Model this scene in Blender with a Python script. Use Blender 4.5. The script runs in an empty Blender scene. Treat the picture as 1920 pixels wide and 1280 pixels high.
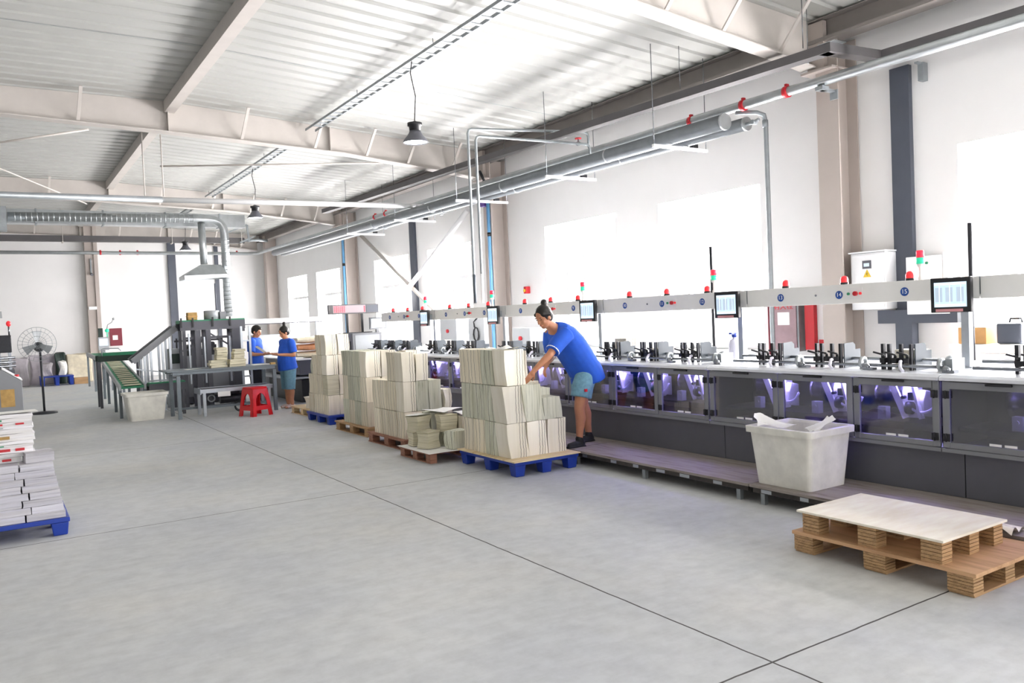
import bpy, bmesh, math, random
from math import sin, cos, pi, radians
from mathutils import Vector, Matrix
rnd = random.Random(7)
scene = bpy.context.scene
COL = scene.collection
HALF = pi / 2

# ------------------------------------------------------------------ materials
def rgb(h):
    if isinstance(h, str):
        h = h.lstrip('#'); c = [int(h[i:i+2], 16)/255 for i in (0, 2, 4)]
        return tuple((v/12.92 if v <= .04045 else ((v+.055)/1.055)**2.4) for v in c)
    return h
class NT:
    def __init__(s, name):
        s.m = bpy.data.materials.new(name); s.m.use_nodes = True
        s.t = s.m.node_tree; s.t.nodes.clear()
        s.out = s.n('ShaderNodeOutputMaterial')
    def n(s, typ, **kw):
        nd = s.t.nodes.new(typ)
        for k, v in kw.items():
            if k in ('operation', 'blend_type', 'data_type', 'noise_dimensions', 'interpolation_type', 'wave_type', 'bands_direction', 'feature', 'distance'):
                setattr(nd, k, v)
            else:
                nd.inputs[k.replace('_', ' ')].default_value = v
        return nd
    def l(s, a, b): s.t.links.new(a, b)
    def bsdf(s, col=(.8, .8, .8), rough=.5, metal=0., **kw):
        b = s.n('ShaderNodeBsdfPrincipled')
        b.inputs['Base Color'].default_value = (*rgb(col), 1); b.inputs['Roughness'].default_value = rough; b.inputs['Metallic'].default_value = metal
        s.l(b.outputs[0], s.out.inputs[0]); return b
    def coords(s, scale=(1, 1, 1), which='Object'):
        tc = s.n('ShaderNodeTexCoord'); mp = s.n('ShaderNodeMapping'); mp.inputs['Scale'].default_value = scale
        s.l(tc.outputs[which], mp.inputs[0]); return mp
    def noise(s, vec, scale=5, detail=3, rough=.5):
        nz = s.n('ShaderNodeTexNoise', Scale=scale, Detail=detail, Roughness=rough); s.l(vec.outputs[0], nz.inputs['Vector']); return nz
    def ramp(s, fac, stops):
        r = s.n('ShaderNodeValToRGB'); e = r.color_ramp.elements
        while len(e) < len(stops): e.new(.5)
        for i, (p, c) in enumerate(stops):
            e[i].position = p; e[i].color = (*rgb(c), 1)
        s.l(fac, r.inputs[0]); return r
    def mix(s, fac, a, b, mode='MIX'):
        m = s.n('ShaderNodeMix', data_type='RGBA', blend_type=mode)
        for v, i in ((fac, 0), (a, 6), (b, 7)):
            if hasattr(v, 'links') or hasattr(v, 'is_linked'): s.l(v, m.inputs[i])
            elif i == 0: m.inputs[0].default_value = v
            else: m.inputs[i].default_value = (*rgb(v), 1)
        return m.outputs[2]
    def bump(s, b, h, strength=.2, dist=.01):
        bp = s.n('ShaderNodeBump', Strength=strength, Distance=dist); s.l(h, bp.inputs['Height']); s.l(bp.outputs[0], b.inputs['Normal'])
M = {}
def mat(name, col, rough=.5, metal=0., var=.12, scale=6., stretch=(1, 1, 1), bump=0., emis=None, es=0.):
    t = NT(name); b = t.bsdf(col, rough, metal)
    c = rgb(col)
    vec = t.coords(stretch); nz = t.noise(vec, scale, 4, .6)
    r = t.ramp(nz.outputs[0], [(.3, tuple(max(0, v*(1-var)) for v in c)), (.7, tuple(min(1, v*(1+var)) for v in c))])
    t.l(r.outputs[0], b.inputs['Base Color'])
    if bump: t.bump(b, nz.outputs[0], bump)
    if emis:
        b.inputs['Emission Color'].default_value = (*rgb(emis), 1); b.inputs['Emission Strength'].default_value = es
    M[name] = t.m; return t.m
def paper(name, base, dark, stretch, amount=.5, lines=None):
    """cut edges of stacked sheets: fine streaks along one direction"""
    t = NT(name); b = t.bsdf(base, .75)
    oi = t.n('ShaderNodeObjectInfo'); tc = t.n('ShaderNodeTexCoord')
    add = t.n('ShaderNodeVectorMath', operation='MULTIPLY_ADD'); t.l(oi.outputs['Random'], add.inputs[0]); add.inputs[1].default_value = (9, 7, 5); t.l(tc.outputs['Object'], add.inputs[2])
    mp = t.n('ShaderNodeMapping'); mp.inputs['Scale'].default_value = stretch; t.l(add.outputs[0], mp.inputs[0])
    nz = t.noise(mp, 1., 3, .65)
    r = t.ramp(nz.outputs[0], [(.3, dark), (.42, tuple((x*.35+y*.65) for x, y in zip(rgb(dark), rgb(base)))), (.55, base), (.75, tuple(min(1, v*1.1) for v in rgb(base)))])
    n2 = t.noise(mp, .22, 2, .5)
    r2 = t.ramp(n2.outputs[0], [(.35, (.85, .83, .75)), (.6, (1, 1, 1))])
    c = t.mix(amount, base, r.outputs[0]); c = t.mix(.55, c, r2.outputs[0], 'MULTIPLY')
    hv = t.n('ShaderNodeHueSaturation'); t.l(c, hv.inputs['Color'])
    mr = t.n('ShaderNodeMapRange'); t.l(oi.outputs['Random'], mr.inputs[0]); mr.inputs[3].default_value = .82; mr.inputs[4].default_value = 1.08
    t.l(mr.outputs[0], hv.inputs['Value']); t.l(hv.outputs[0], b.inputs['Base Color'])
    if lines:
        sp = t.n('ShaderNodeSeparateXYZ'); t.l(tc.outputs['Object'], sp.inputs[0]); wb = t.noise(t.coords((1, 1, 9)), 2., 2)
        wv = t.n('ShaderNodeMath', operation='MULTIPLY_ADD'); t.l(wb.outputs[0], wv.inputs[0]); wv.inputs[1].default_value = .02; t.l(sp.outputs[lines[0]], wv.inputs[2]); msk = None
        for q in lines[1]:
            a_ = t.n('ShaderNodeMath', operation='SUBTRACT'); t.l(wv.outputs[0], a_.inputs[0]); a_.inputs[1].default_value = q
            b_ = t.n('ShaderNodeMath', operation='ABSOLUTE'); t.l(a_.outputs[0], b_.inputs[0]); c_ = t.n('ShaderNodeMath', operation='LESS_THAN'); t.l(b_.outputs[0], c_.inputs[0]); c_.inputs[1].default_value = .0026
            if msk: x_ = t.n('ShaderNodeMath', operation='MAXIMUM'); t.l(msk, x_.inputs[0]); t.l(c_.outputs[0], x_.inputs[1]); msk = x_.outputs[0]
            else: msk = c_.outputs[0]
        lc_ = t.mix(msk, hv.outputs[0], '#3d3a2e'); t.l(lc_, b.inputs['Base Color'])
    t.bump(b, nz.outputs[0], .35, .004)
    M[name] = t.m
def wood(name, base, dark, axis_stretch=(1.2, 14, 14), rough=.6):
    t = NT(name); b = t.bsdf(base, rough); v = t.coords(axis_stretch); nz = t.noise(v, 2.2, 5, .6)
    r = t.ramp(nz.outputs[0], [(.3, dark), (.5, base), (.8, tuple(min(1, q*1.18) for q in rgb(base)))]); t.l(r.outputs[0], b.inputs['Base Color'])
    t.bump(b, nz.outputs[0], .15, .004); M[name] = t.m
def emit(name, col, strength, base=None):
    t = NT(name); b = t.bsdf(base or col, .4); b.inputs['Emission Color'].default_value = (*rgb(col), 1); b.inputs['Emission Strength'].default_value = strength; M[name] = t.m
def glass(name, tint, clear=.85, rough=.03):
    t = NT(name); tr = t.n('ShaderNodeBsdfTransparent', Color=(*rgb(tint), 1)); gl = t.n('ShaderNodeBsdfGlossy', Roughness=rough)
    mx = t.n('ShaderNodeMixShader', Fac=1-clear); t.l(tr.outputs[0], mx.inputs[1]); t.l(gl.outputs[0], mx.inputs[2]); t.l(mx.outputs[0], t.out.inputs[0]); M[name] = t.m

# ------------------------------------------------------------------ mesh building
WL = {}
class MB:
    def __init__(s): s.v = []; s.f = []; s.mi = []; s.sm = []; s.cur = 0; s.smooth = False
    def add(s, vs, fs, smooth=None):
        o = len(s.v); s.v += [Vector(p) for p in vs]
        for f in fs:
            s.f.append([o+i for i in f]); s.mi.append(s.cur); s.sm.append(s.smooth if smooth is None else smooth)
        return s
    def box(s, x0, y0, z0, x1, y1, z1):
        x0, x1 = min(x0, x1), max(x0, x1); y0, y1 = min(y0, y1), max(y0, y1); z0, z1 = min(z0, z1), max(z0, z1)
        return s.add([(x0,y0,z0),(x1,y0,z0),(x1,y1,z0),(x0,y1,z0),(x0,y0,z1),(x1,y0,z1),(x1,y1,z1),(x0,y1,z1)],
              [(0,3,2,1),(4,5,6,7),(0,1,5,4),(1,2,6,5),(2,3,7,6),(3,0,4,7)], False)
    def cbox(s, c, d, rot=None):
        n = len(s.v); s.box(-d[0]/2, -d[1]/2, -d[2]/2, d[0]/2, d[1]/2, d[2]/2); c = Vector(c)
        for i in range(n, len(s.v)): s.v[i] = (rot @ s.v[i] if rot else s.v[i]) + c
        return s
    def bar(s, a, b, w, h=None, up=(0, 0, 1)):
        a, b = Vector(a), Vector(b); h = h or w; d = (b-a).normalized(); u = Vector(up)
        if abs(d.dot(u)) > .98: u = Vector((1, 0, 0))
        r = d.cross(u).normalized(); u = r.cross(d)
        vs = [p + r*w/2*i + u*h/2*j for p in (a, b) for i, j in ((-1,-1),(1,-1),(1,1),(-1,1))]
        return s.add(vs, [(3,2,1,0),(4,5,6,7),(0,1,5,4),(1,2,6,5),(2,3,7,6),(3,0,4,7)], False)
    def tube(s, pts, r, n=10, cap=True, closed=False):
        pts = [Vector(p) for p in pts]; k = len(pts); rs = r if isinstance(r, (list, tuple)) else [r]*k
        t0 = (pts[1]-pts[0]).normalized(); u = Vector((0,0,1)) if abs(t0.z) < .9 else Vector((1,0,0))
        u = (u - t0*u.dot(t0)).normalized(); vs = []
        for i, p in enumerate(pts):
            if closed: t = (pts[(i+1) % k]-pts[i-1])
            else: t = (pts[min(i+1, k-1)]-pts[max(i-1, 0)])
            t = t.normalized(); u = (u - t*u.dot(t))
            u = u.normalized() if u.length > 1e-6 else t.orthogonal().normalized()
            w = t.cross(u); vs += [p + (u*cos(2*pi*j/n)+w*sin(2*pi*j/n))*rs[i] for j in range(n)]
        fs = [(i*n+j, i*n+(j+1) % n, ((i+1) % k)*n+(j+1) % n, ((i+1) % k)*n+j) for i in range(k if closed else k-1) for j in range(n)]
        s.add(vs, fs, True)
        if cap and not closed: s.add(vs[:n], [tuple(reversed(range(n)))], False); s.add(vs[-n:], [tuple(range(n))], False)
        return s
    def cyl(s, a, b, r, n=14, r2=None): return s.tube([a, b], [r, r if r2 is None else r2], n)
    def lathe(s, prof, c, axis='z', n=20, ang=2*pi):
        c = Vector(c); vs = []; m = len(prof)
        ax = {'z': lambda r, a, h: (r*cos(a), r*sin(a), h), 'x': lambda r, a, h: (h, r*cos(a), r*sin(a)), 'y': lambda r, a, h: (r*sin(a), h, r*cos(a))}[axis]
        for j in range(n):
            for r, h in prof: vs.append(c + Vector(ax(max(r, 1e-4), ang*j/n, h)))
        fs = [(j*m+i, ((j+1) % n)*m+i, ((j+1) % n)*m+i+1, j*m+i+1) for j in range(n) for i in range(m-1)]
        return s.add(vs, fs, True)
    def prism(s, poly, a, b, axis='y'):
        """2-D polygon extruded along an axis from a to b; poly coords are the other two axes in order"""
        f = {'y': lambda p, t: (p[0], t, p[1]), 'x': lambda p, t: (t, p[0], p[1]), 'z': lambda p, t: (p[0], p[1], t)}[axis]
        n = len(poly); vs = [f(p, a) for p in poly]+[f(p, b) for p in poly]
        return s.add(vs, [tuple(range(n)), tuple(range(2*n-1, n-1, -1))]+[(i, i+n, (i+1) % n+n, (i+1) % n) for i in range(n)], False)
    def ell(s, c, r, n=14, m=10, rot=None):
        c = Vector(c); vs = []; r = Vector(r)
        for i in range(m+1):
            th = pi*i/m
            for j in range(n):
                p = Vector((r.x*sin(th)*cos(2*pi*j/n), r.y*sin(th)*sin(2*pi*j/n), r.z*cos(th))); vs.append((rot @ p if rot else p)+c)
        return s.add(vs, [(i*n+j, (i+1)*n+j, (i+1)*n+(j+1) % n, i*n+(j+1) % n) for i in range(m) for j in range(n)], True)
    def grid(s, fn, nu, nv, smooth=True):
        vs = [fn(i/nu, j/nv) for j in range(nv+1) for i in range(nu+1)]
        return s.add(vs, [(j*(nu+1)+i, j*(nu+1)+i+1, (j+1)*(nu+1)+i+1, (j+1)*(nu+1)+i) for j in range(nv) for i in range(nu)], smooth)
    def build(s, name, mats, parent=None, bevel=0., recalc=True):
        me = bpy.data.meshes.new(name); o = bpy.data.objects.new(name, me); COL.objects.link(o)
        w = WL.get(parent, Vector((0, 0, 0))) if parent else Vector((0, 0, 0))
        if parent:
            o.parent = parent; off = w; WL[o] = w
        else:
            lo = Vector((min(p.x for p in s.v), min(p.y for p in s.v), min(p.z for p in s.v))); hi = Vector((max(p.x for p in s.v), max(p.y for p in s.v), 0))
            off = Vector(((lo.x+hi.x)/2, (lo.y+hi.y)/2, lo.z)); o.location = off; WL[o] = off
        me.from_pydata([p-off for p in s.v], [], s.f)
        for m in (mats if isinstance(mats, (list, tuple)) else [mats]): me.materials.append(M[m])
        for p, i, q in zip(me.polygons, s.mi, s.sm): p.material_index = i; p.use_smooth = q
        bm = bmesh.new(); bm.from_mesh(me)
        bmesh.ops.remove_doubles(bm, verts=bm.verts, dist=1e-5)
        if recalc: bmesh.ops.recalc_face_normals(bm, faces=bm.faces)
        bm.to_mesh(me); bm.free(); me.update()
        if bevel:
            md = o.modifiers.new('bevel', 'BEVEL'); md.width = bevel; md.segments = 2; md.limit_method = 'ANGLE'; md.angle_limit = radians(40)
        return o
def root(name, label, cat, loc, group=None, rz=0):
    o = bpy.data.objects.new(name, None); COL.objects.link(o); o.location = loc; o.rotation_euler.z = rz; o.empty_display_size = .1
    WL[o] = Vector(loc); return tag(o, label, cat, group)
def tag(o, label, cat, group=None, kind=None):
    if label: o['label'] = label
    if cat: o['category'] = cat
    if group: o['group'] = group
    if kind: o['kind'] = kind
    return o
def structure(o, label=None): o['kind'] = 'structure'; (label and o.__setitem__('label', label)); return o
def copy_tree(o, parent=None):
    c = o.copy(); COL.objects.link(c)
    if parent: c.parent = parent
    for ch in list(o.children): copy_tree(ch, c)
    return c
def dup(o, loc, label, group=None, rz=None):
    c = copy_tree(o); c.location = loc; c['label'] = label
    if group: c['group'] = group
    if rz is not None: c.rotation_euler.z = rz
    return c
def text(name, body, m, size, c, xdir, updir, parent, depth=.002):
    cu = bpy.data.curves.new(name, 'FONT'); cu.body = body; cu.size = size; cu.align_x = 'CENTER'; cu.align_y = 'CENTER'; cu.extrude = depth
    t = bpy.data.objects.new(name, cu); COL.objects.link(t); bpy.context.view_layer.update()
    me = bpy.data.meshes.new_from_object(t.evaluated_get(bpy.context.evaluated_depsgraph_get())); bpy.data.objects.remove(t)
    o = bpy.data.objects.new(name, me); COL.objects.link(o); me.materials.clear(); me.materials.append(M[m])
    x = Vector(xdir).normalized(); u = Vector(updir).normalized(); z = x.cross(u)
    R = Matrix((x, u, z)).transposed()
    w = WL.get(parent, Vector()) if parent else Vector()
    for v in me.vertices: v.co = R @ v.co + Vector(c) - w
    if parent: o.parent = parent; WL[o] = w
    return o
def nth(i): return ('first', 'second', 'third', 'fourth', 'fifth', 'sixth', 'seventh', 'eighth', 'ninth', 'tenth', 'eleventh', 'twelfth', 'thirteenth', 'fourteenth', 'fifteenth', 'sixteenth')[i]

# ------------------------------------------------------------------ palette
mat('wall_paint', '#ecebea', .8, 0, .02, 1.2)
mat('ceiling_sheet', '#b2b3af', .38, 0, .03, 2)
mat('steel_paint', '#c2bcb6', .55, 0, .05, 3)
mat('column_paint', '#b6aca5', .6, 0, .05, 2)
mat('dark_post', '#4b505b', .5, 0, .08, 3)
mat('zinc', '#b4b9bb', .34, .85, .1, 5)
mat('zinc_dull', '#9aa0a3', .5, .6, .12, 5)
mat('tray_grey', '#5c5a5b', .55, .3, .08, 4)
mat('pvc_white', '#f2f3f4', .4, 0, .02, 3)
mat('black', '#1b1c20', .45, 0, .2, 8)
mat('black_metal', '#2a2b30', .4, .4, .2, 8)
mat('red_paint', '#c21f2b', .4, 0, .08, 6)
mat('red_plastic', '#d3141c', .3, 0, .06, 5)
mat('door_mauve', '#9a7f86', .35, 0, .12, 5)
mat('maroon', '#7c2434', .45, 0, .08, 6)
mat('blue_plastic', '#183a9c', .4, 0, .1, 5)
mat('pipe_blue', '#6fa9d6', .4, 0, .06, 5)
mat('purple', '#6a4a9c', .5, 0, .1, 6)
mat('machine_grey', '#85878b', .45, .1, .05, 3)
mat('machine_dark', '#5c5d64', .5, .1, .06, 3)
mat('eave_grey', '#857f7b', .6, 0, .06, 3)
mat('lagging', '#74797d', .4, .5, .1, 5)
mat('machine_white', '#f3f2ee', .45, 0, .03, 3)
mat('machine_light', '#a7abae', .4, .1, .05, 3)
mat('worktop', '#e6e9ef', .25, .2, .03, 3)
mat('steel', '#8c9096', .25, .9, .1, 9)
mat('plate_blue', '#3f4850', .45, 0, .08, 6)
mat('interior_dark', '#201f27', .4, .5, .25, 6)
mat('drum_grey', '#5d5c66', .25, .8, .15, 8)
mat('hose_white', '#e8e6f4', .4, 0, .04, 6)
mat('badge_blue', '#1f4fa0', .4, 0, .03, 6)
mat('text_white', '#f4f6f8', .5, 0, .01, 3)
mat('tan', '#b59257', .7, 0, .2, 12)
mat('yellow', '#e8c53a', .5, 0, .05, 6)
mat('shirt_blue', '#2158c6', .85, 0, .12, 7, bump=.1)
mat('denim', '#6c97aa', .9, 0, .16, 30, bump=.15)
mat('trousers_dark', '#23242c', .9, 0, .15, 20)
mat('skin', '#b57c5c', .55, 0, .08, 10)
mat('skin_warm', '#c08663', .55, 0, .08, 10)
mat('hair', '#17130f', .5, 0, .3, 40, (1, 1, 6))
mat('shoe', '#17181b', .6, 0, .2, 10)
mat('shoe_pale', '#d8c4bd', .6, 0, .1, 10)
mat('eye', '#1c1512', .3, 0, .1, 5)
mat('lip', '#a2594f', .5, 0, .05, 6)
mat('sheet_white', '#f4f3ee', .8, 0, .03, 5)
mat('label_white', '#f1f1ee', .7, 0, .03, 5)
mat('belt_green', '#2f8a62', .55, 0, .12, 6)
mat('belt_dark', '#24362f', .6, 0, .15, 6)
mat('alu', '#b9bfc6', .35, .7, .08, 8)
mat('table_grey', '#737c82', .45, .3, .08, 6)
mat('fan_dark', '#3d3f44', .5, .3, .1, 6)
mat('cardboard', '#c99a62', .8, 0, .12, 6)
mat('fabric_cream', '#e6dcc3', .85, 0, .12, 8)
mat('fabric_orange', '#d99a70', .85, 0, .2, 8)
mat('grey_bag', '#b9b3b8', .7, 0, .12, 6)
emit('lamp_glow', '#ffffff', 6.)
emit('screen_glow', '#b9cfe0', .55)
emit('screen_dark', '#a9b8c6', .5)
emit('screen_light', '#e2ecf4', .8)
emit('led_violet', '#b9b0ff', 80.)
mat('label_pink', '#d99a9c', .6, 0, .05, 8)
emit('led_red', '#f0405a', .75, '#3a1418')
emit('led_pale', '#e8d0d8', .45, '#3a3436')
emit('beacon_red', '#e8353c', .25)
emit('tower_red', '#e8304a', .35)
emit('tower_green', '#2fc79a', .35)
glass('window_glass', '#fbfafa', .93)
glass('door_glass', '#cfcddb', .86, .05)
wood('walk_board', '#938a83', '#756860', (9, 1.2, 9))
mat('walk_rail', '#3c3733', .7, 0, .3, 14)
paper('bundle_paper', '#f0e7d2', '#b3aa8e', (48, 48, 1.2), .36, (1, (-.07, .02, .085)))
paper('bundle_green', '#d6d6c4', '#7f8668', (75, 75, 1.7), .75, (1, (-.05, .03)))
paper('bundle_white', '#f5efdf', '#cfcbb8', (40, 40, 1.2), .15, (0, (.035, .068, .098)))
paper('flat_paper', '#d2d1da', '#8f8d9c', (1.6, 1.6, 120), .6)
paper('flat_cream', '#d9d3bb', '#8d8762', (1.6, 1.6, 140), .75)
wood('plywood', '#e2cda4', '#c9a873', (1.2, 9, 9))
wood('board_pale', '#f3ebda', '#eadfc8', (1.2, 5, 5))
wood('pallet_wood', '#b8946a', '#8a6a48', (1.4, 12, 30))
wood('pallet_red', '#a0705a', '#6f4636', (1.4, 12, 30))
paper('flat_white', '#f0eff2', '#b9b7c0', (1.6, 1.6, 120), .5)
wood('plywood_orange', '#cfa57c', '#b48a62', (9, 1.2, 9))
mat('bin_white', '#e4e2d8', .35, 0, .14, 5)
mat('scrap_fill', '#dedbd2', .9, 0, .2, 9)
mat('wrap', '#e8dfd8', .2, 0, .1, 9)
WORLD_S, WIN_P, EXPO = 4.0, 480, 0.80
# ------------------------------------------------------------------ camera
cam = bpy.data.cameras.new('camera'); co = bpy.data.objects.new('camera', cam); COL.objects.link(co); scene.camera = co
cam.sensor_width = 36; cam.lens = 36*1514.1/1920; cam.clip_start = .05; cam.clip_end = 200
YAW, PIT, ROL = .5693, -.0335, -.0438
fw = Vector((sin(YAW), cos(YAW), 0)); rt = Vector((cos(YAW), -sin(YAW), 0)); up = Vector((0, 0, 1))
f2 = fw*cos(PIT)+up*sin(PIT); u2 = up*cos(PIT)-fw*sin(PIT)
r3 = rt*cos(ROL)+u2*sin(ROL); u3 = u2*cos(ROL)-rt*sin(ROL)
mw = Matrix((r3, u3, -f2)).transposed().to_4x4(); mw.translation = Vector((0, 0, 1.6)); co.matrix_world = mw

# ------------------------------------------------------------------ floor
XW, YF, XL, YB = 9.0, 31.0, -14.0, -9.0
t = NT('concrete'); b = t.bsdf('#b4b7ba', .5); b.inputs['Specular IOR Level'].default_value = .25
geo = t.n('ShaderNodeNewGeometry'); sep = t.n('ShaderNodeSeparateXYZ'); t.l(geo.outputs['Position'], sep.inputs[0])
mp = t.n('ShaderNodeMapping'); t.l(geo.outputs['Position'], mp.inputs[0]); mp.inputs['Scale'].default_value = (1, 1, 1)
n1 = t.noise(mp, .55, 5, .6); n2 = t.noise(mp, 7, 6, .7); mp2 = t.n('ShaderNodeMapping'); t.l(geo.outputs['Position'], mp2.inputs[0]); mp2.inputs['Scale'].default_value = (3, 14, 1); mp2.inputs['Rotation'].default_value = (0, 0, .5); n3 = t.noise(mp2, 1.2, 4, .6)
c1 = t.ramp(n1.outputs[0], [(.3, '#c3c6ca'), (.5, '#cfd1d1'), (.72, '#d7d6d1')]); c2 = t.ramp(n2.outputs[0], [(.3, (.86, .86, .86)), (.6, (1, 1, 1))]); c3 = t.ramp(n3.outputs[0], [(.35, (.93, .93, .93)), (.6, (1.0, 1.0, 1.0))])
col = t.mix(1., c1.outputs[0], c2.outputs[0], 'MULTIPLY'); col = t.mix(.8, col, c3.outputs[0], 'MULTIPLY')
lines = None
def line_mask(sock, pos, w):
    s = t.n('ShaderNodeMath', operation='SUBTRACT'); t.l(sock, s.inputs[0]); s.inputs[1].default_value = pos
    a = t.n('ShaderNodeMath', operation='ABSOLUTE'); t.l(s.outputs[0], a.inputs[0])
    k = t.n('ShaderNodeMath', operation='LESS_THAN'); t.l(a.outputs[0], k.inputs[0]); k.inputs[1].default_value = w
    return k.outputs[0]
wob = t.noise(mp, 6, 2, .5)
wx = t.n('ShaderNodeMath', operation='MULTIPLY_ADD'); t.l(wob.outputs[0], wx.inputs[0]); wx.inputs[1].default_value = .012; t.l(sep.outputs[0], wx.inputs[2])
wy = t.n('ShaderNodeMath', operation='MULTIPLY_ADD'); t.l(wob.outputs[0], wy.inputs[0]); wy.inputs[1].default_value = .012; t.l(sep.outputs[1], wy.inputs[2])
for sock, pos, w in ((wx.outputs[0], 2.846, .0055), (wx.outputs[0], -2., .0055), (wy.outputs[0], 2.406, .0055), (wy.outputs[0], 7.2, .0055), (wy.outputs[0], 12.0, .005), (wy.outputs[0], 16.8, .005)):
    k = line_mask(sock, pos, w)
    if lines is None: lines = k
    else:
        m_ = t.n('ShaderNodeMath', operation='MAXIMUM'); t.l(lines, m_.inputs[0]); t.l(k, m_.inputs[1]); lines = m_.outputs[0]
col = t.mix(lines, col, '#4c4a48'); t.l(col, b.inputs['Base Color'])
rr = t.ramp(n1.outputs[0], [(.3, (.55, .55, .55)), (.7, (.72, .72, .72))]); t.l(rr.outputs[0], b.inputs['Roughness']); t.bump(b, n2.outputs[0], .08, .003)
M['concrete'] = t.m
structure(MB().box(XL, YB, -.2, XW+.3, YF+.3, 0).build('floor', 'concrete'), 'grey concrete floor with cut joints')

# ------------------------------------------------------------------ right wall with windows
WIN = [(-1.2, .8), (2.78, 4.83), (7.55, 9.58), (10.64, 12.73), (15.6, 17.72), (18.8, 21.0), (23.66, 25.8), (26.75, 28.86)]
Z0, Z1 = .95, 3.25
w = MB(); y = YB
for a, c in WIN:
    w.box(XW, y, 0, XW+.3, a, 5.1); w.box(XW, a, 0, XW+.3, c, Z0); w.box(XW, a, Z1, XW+.3, c, 5.1); y = c
w.box(XW, y, 0, XW+.3, YF+.3, 5.1)
structure(w.build('wall_right', 'wall_paint'), 'white wall with tall windows')
structure(MB().box(XL, YF, 0, XW, YF+.3, 6.2).build('wall_far', 'wall_paint'), 'white far end wall')
lw = MB(); y = YB
for k in range(2):
    a = -6+7.5*k; lw.box(XL-.3, y, 0, XL, a, 5.6); lw.box(XL-.3, a, 0, XL, a+2.5, 1.0); lw.box(XL-.3, a, 3.2, XL, a+2.5, 5.6); y = a+2.5  # openings added to the unseen wall, count and size set by the side light
lw.box(XL-.3, y, 0, XL, YF, 5.6)
structure(lw.build('wall_left', 'wall_paint'), 'white opposite side wall with added openings for side light')
for i, (a, c) in enumerate(WIN):
    f = MB(); x0, x1 = XW+.1, XW+.17
    f.box(x0, a, Z0, x1, a+.06, Z1).box(x0, c-.06, Z0, x1, c, Z1).box(x0, a+.06, Z0, x1, c-.06, Z0+.06).box(x0, a+.06, Z1-.06, x1, c-.06, Z1)
    f.box(x0, a+.06, 2.46, x1, c-.06, 2.54).box(x0, (a+c)/2-.035, 2.54, x1, (a+c)/2+.035, Z1-.06)
    for k in (1, 2, 3):
        yy = a+(c-a)*k/4; f.box(x0+.005, yy-.03, Z0+.06, x1, yy+.03, 2.46)
    o = f.build('window_%d' % (i+1), 'pvc_white'); structure(o, 'white framed window in the right wall')
    structure(MB().box(XW+.13, a+.05, Z0+.05, XW+.138, c-.05, Z1-.05).build('pane', 'window_glass', o))
    structure(MB().box(XW-.03, a-.03, Z0-.04, XW+.1, c+.03, Z0).build('sill', 'pvc_white', o))

# ------------------------------------------------------------------ roof
def roof_z(x): return 5.385 if x < 2.6 else 5.385-.066*(x-2.6)
xs = [XL-.3, 2.6, 6, XW+.3]; prof = []; y = YB
while y < YF+.3:
    prof += [(y, 0), (y+.21, 0), (y+.235, .028), (y+.30, .028)]; y += .325
r = MB(); vs = [(x, p[0], roof_z(x)+p[1]) for x in xs for p in prof]; n = len(prof)
r.add(vs, [(i*n+j, i*n+j+1, (i+1)*n+j+1, (i+1)*n+j) for i in range(len(xs)-1) for j in range(n-1)], False)
vs = [(x, yy, roof_z(x)+.15) for x in xs for yy in (YB, YF+.3)]
r.add(vs, [(i*2, i*2+2, i*2+3, i*2+1) for i in range(len(xs)-1)], False)
structure(r.build('ceiling', 'ceiling_sheet', recalc=False), 'white ribbed sheet metal ceiling')

FR = [-2.0, 6.35, 14.42, 22.65, 30.85]
CL = [-1.85, 6.16, 14.16, 22.26, 30.2]
def low_z(x):
    pts = [(XL, 4.98), (0, 4.96), (2.5, 4.88), (5.6, 4.74), (8.0, 4.50), (8.75, 4.40)]
    for (a, za), (c, zc) in zip(pts, pts[1:]):
        if x <= c: return za+(zc-za)*(x-a)/(c-a)
    return pts[-1][1]
BX = [XL+.05, 0, 2.5, 5.6, 8.0, 8.52]
where = ['behind the photographer', 'nearest overhead', 'second overhead, behind the hanging lamp', 'third overhead', 'at the far end wall']
for k, Y in enumerate(FR):
    g = MB()
    web = [(x, low_z(x)) for x in BX]+[(x, roof_z(x)-.003) for x in (8.52, 6, 2.6, XL+.05)]
    g.prism(web, Y-.008, Y+.008, 'y')
    for a, c in zip(BX, BX[1:]): g.bar((a, Y, low_z(a)-.008), (c, Y, low_z(c)-.008), .22, .016)
    for x in (2.62, 5.4): g.box(x-.008, Y-.1, low_z(x), x+.008, Y+.1, roof_z(x)-.01)
    o = g.build('roof_beam', 'steel_paint'); structure(o, 'grey steel roof beam '+where[k])
    for x in (1.29, 3.8, 5.1, 6.1, 6.95, 7.9) if k else ():
        for sgn in ((-1, 1) if k < 4 else (-1,)):
            z = low_z(x); bb = MB(); bb.bar((x, Y+sgn*.09, z+.02), (x+.03, Y+sgn*.5, roof_z(x)-.02), .05, .02)
            structure(bb.build('brace', 'steel_paint', o))
    # column of the right wall
    c = MB(); x0, x1, hw = 8.6, 8.985, .15; yb_ = Y; Y = CL[k]
    c.box(x0, Y-hw, 0, x0+.018, Y+hw, 4.75); c.box(x1-.018, Y-hw, 0, x1, Y+hw, 4.75); c.box(x0+.018, Y-.008, 0, x1-.018, Y+.008, 4.75)
    c.box(x0-.02, Y-.19, 0, x1, Y+.19, .02); c.box(8.5, Y-hw, 4.36, x1-.018, yb_+.1, 4.385); c.box(8.53, Y-.02, 4.386, 8.599, yb_+.02, 4.95)
    if k < 4: structure(c.build('column', 'column_paint'), 'grey beige steel column against the right wall, '+('behind the photographer', 'nearest', 'middle', 'third from the camera')[k])
    else: structure(MB().box(8.6, Y-.16, 0, 8.99, Y+.16, 4.9).build('column', 'column_paint'), 'grey beige column in the far right corner')
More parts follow.
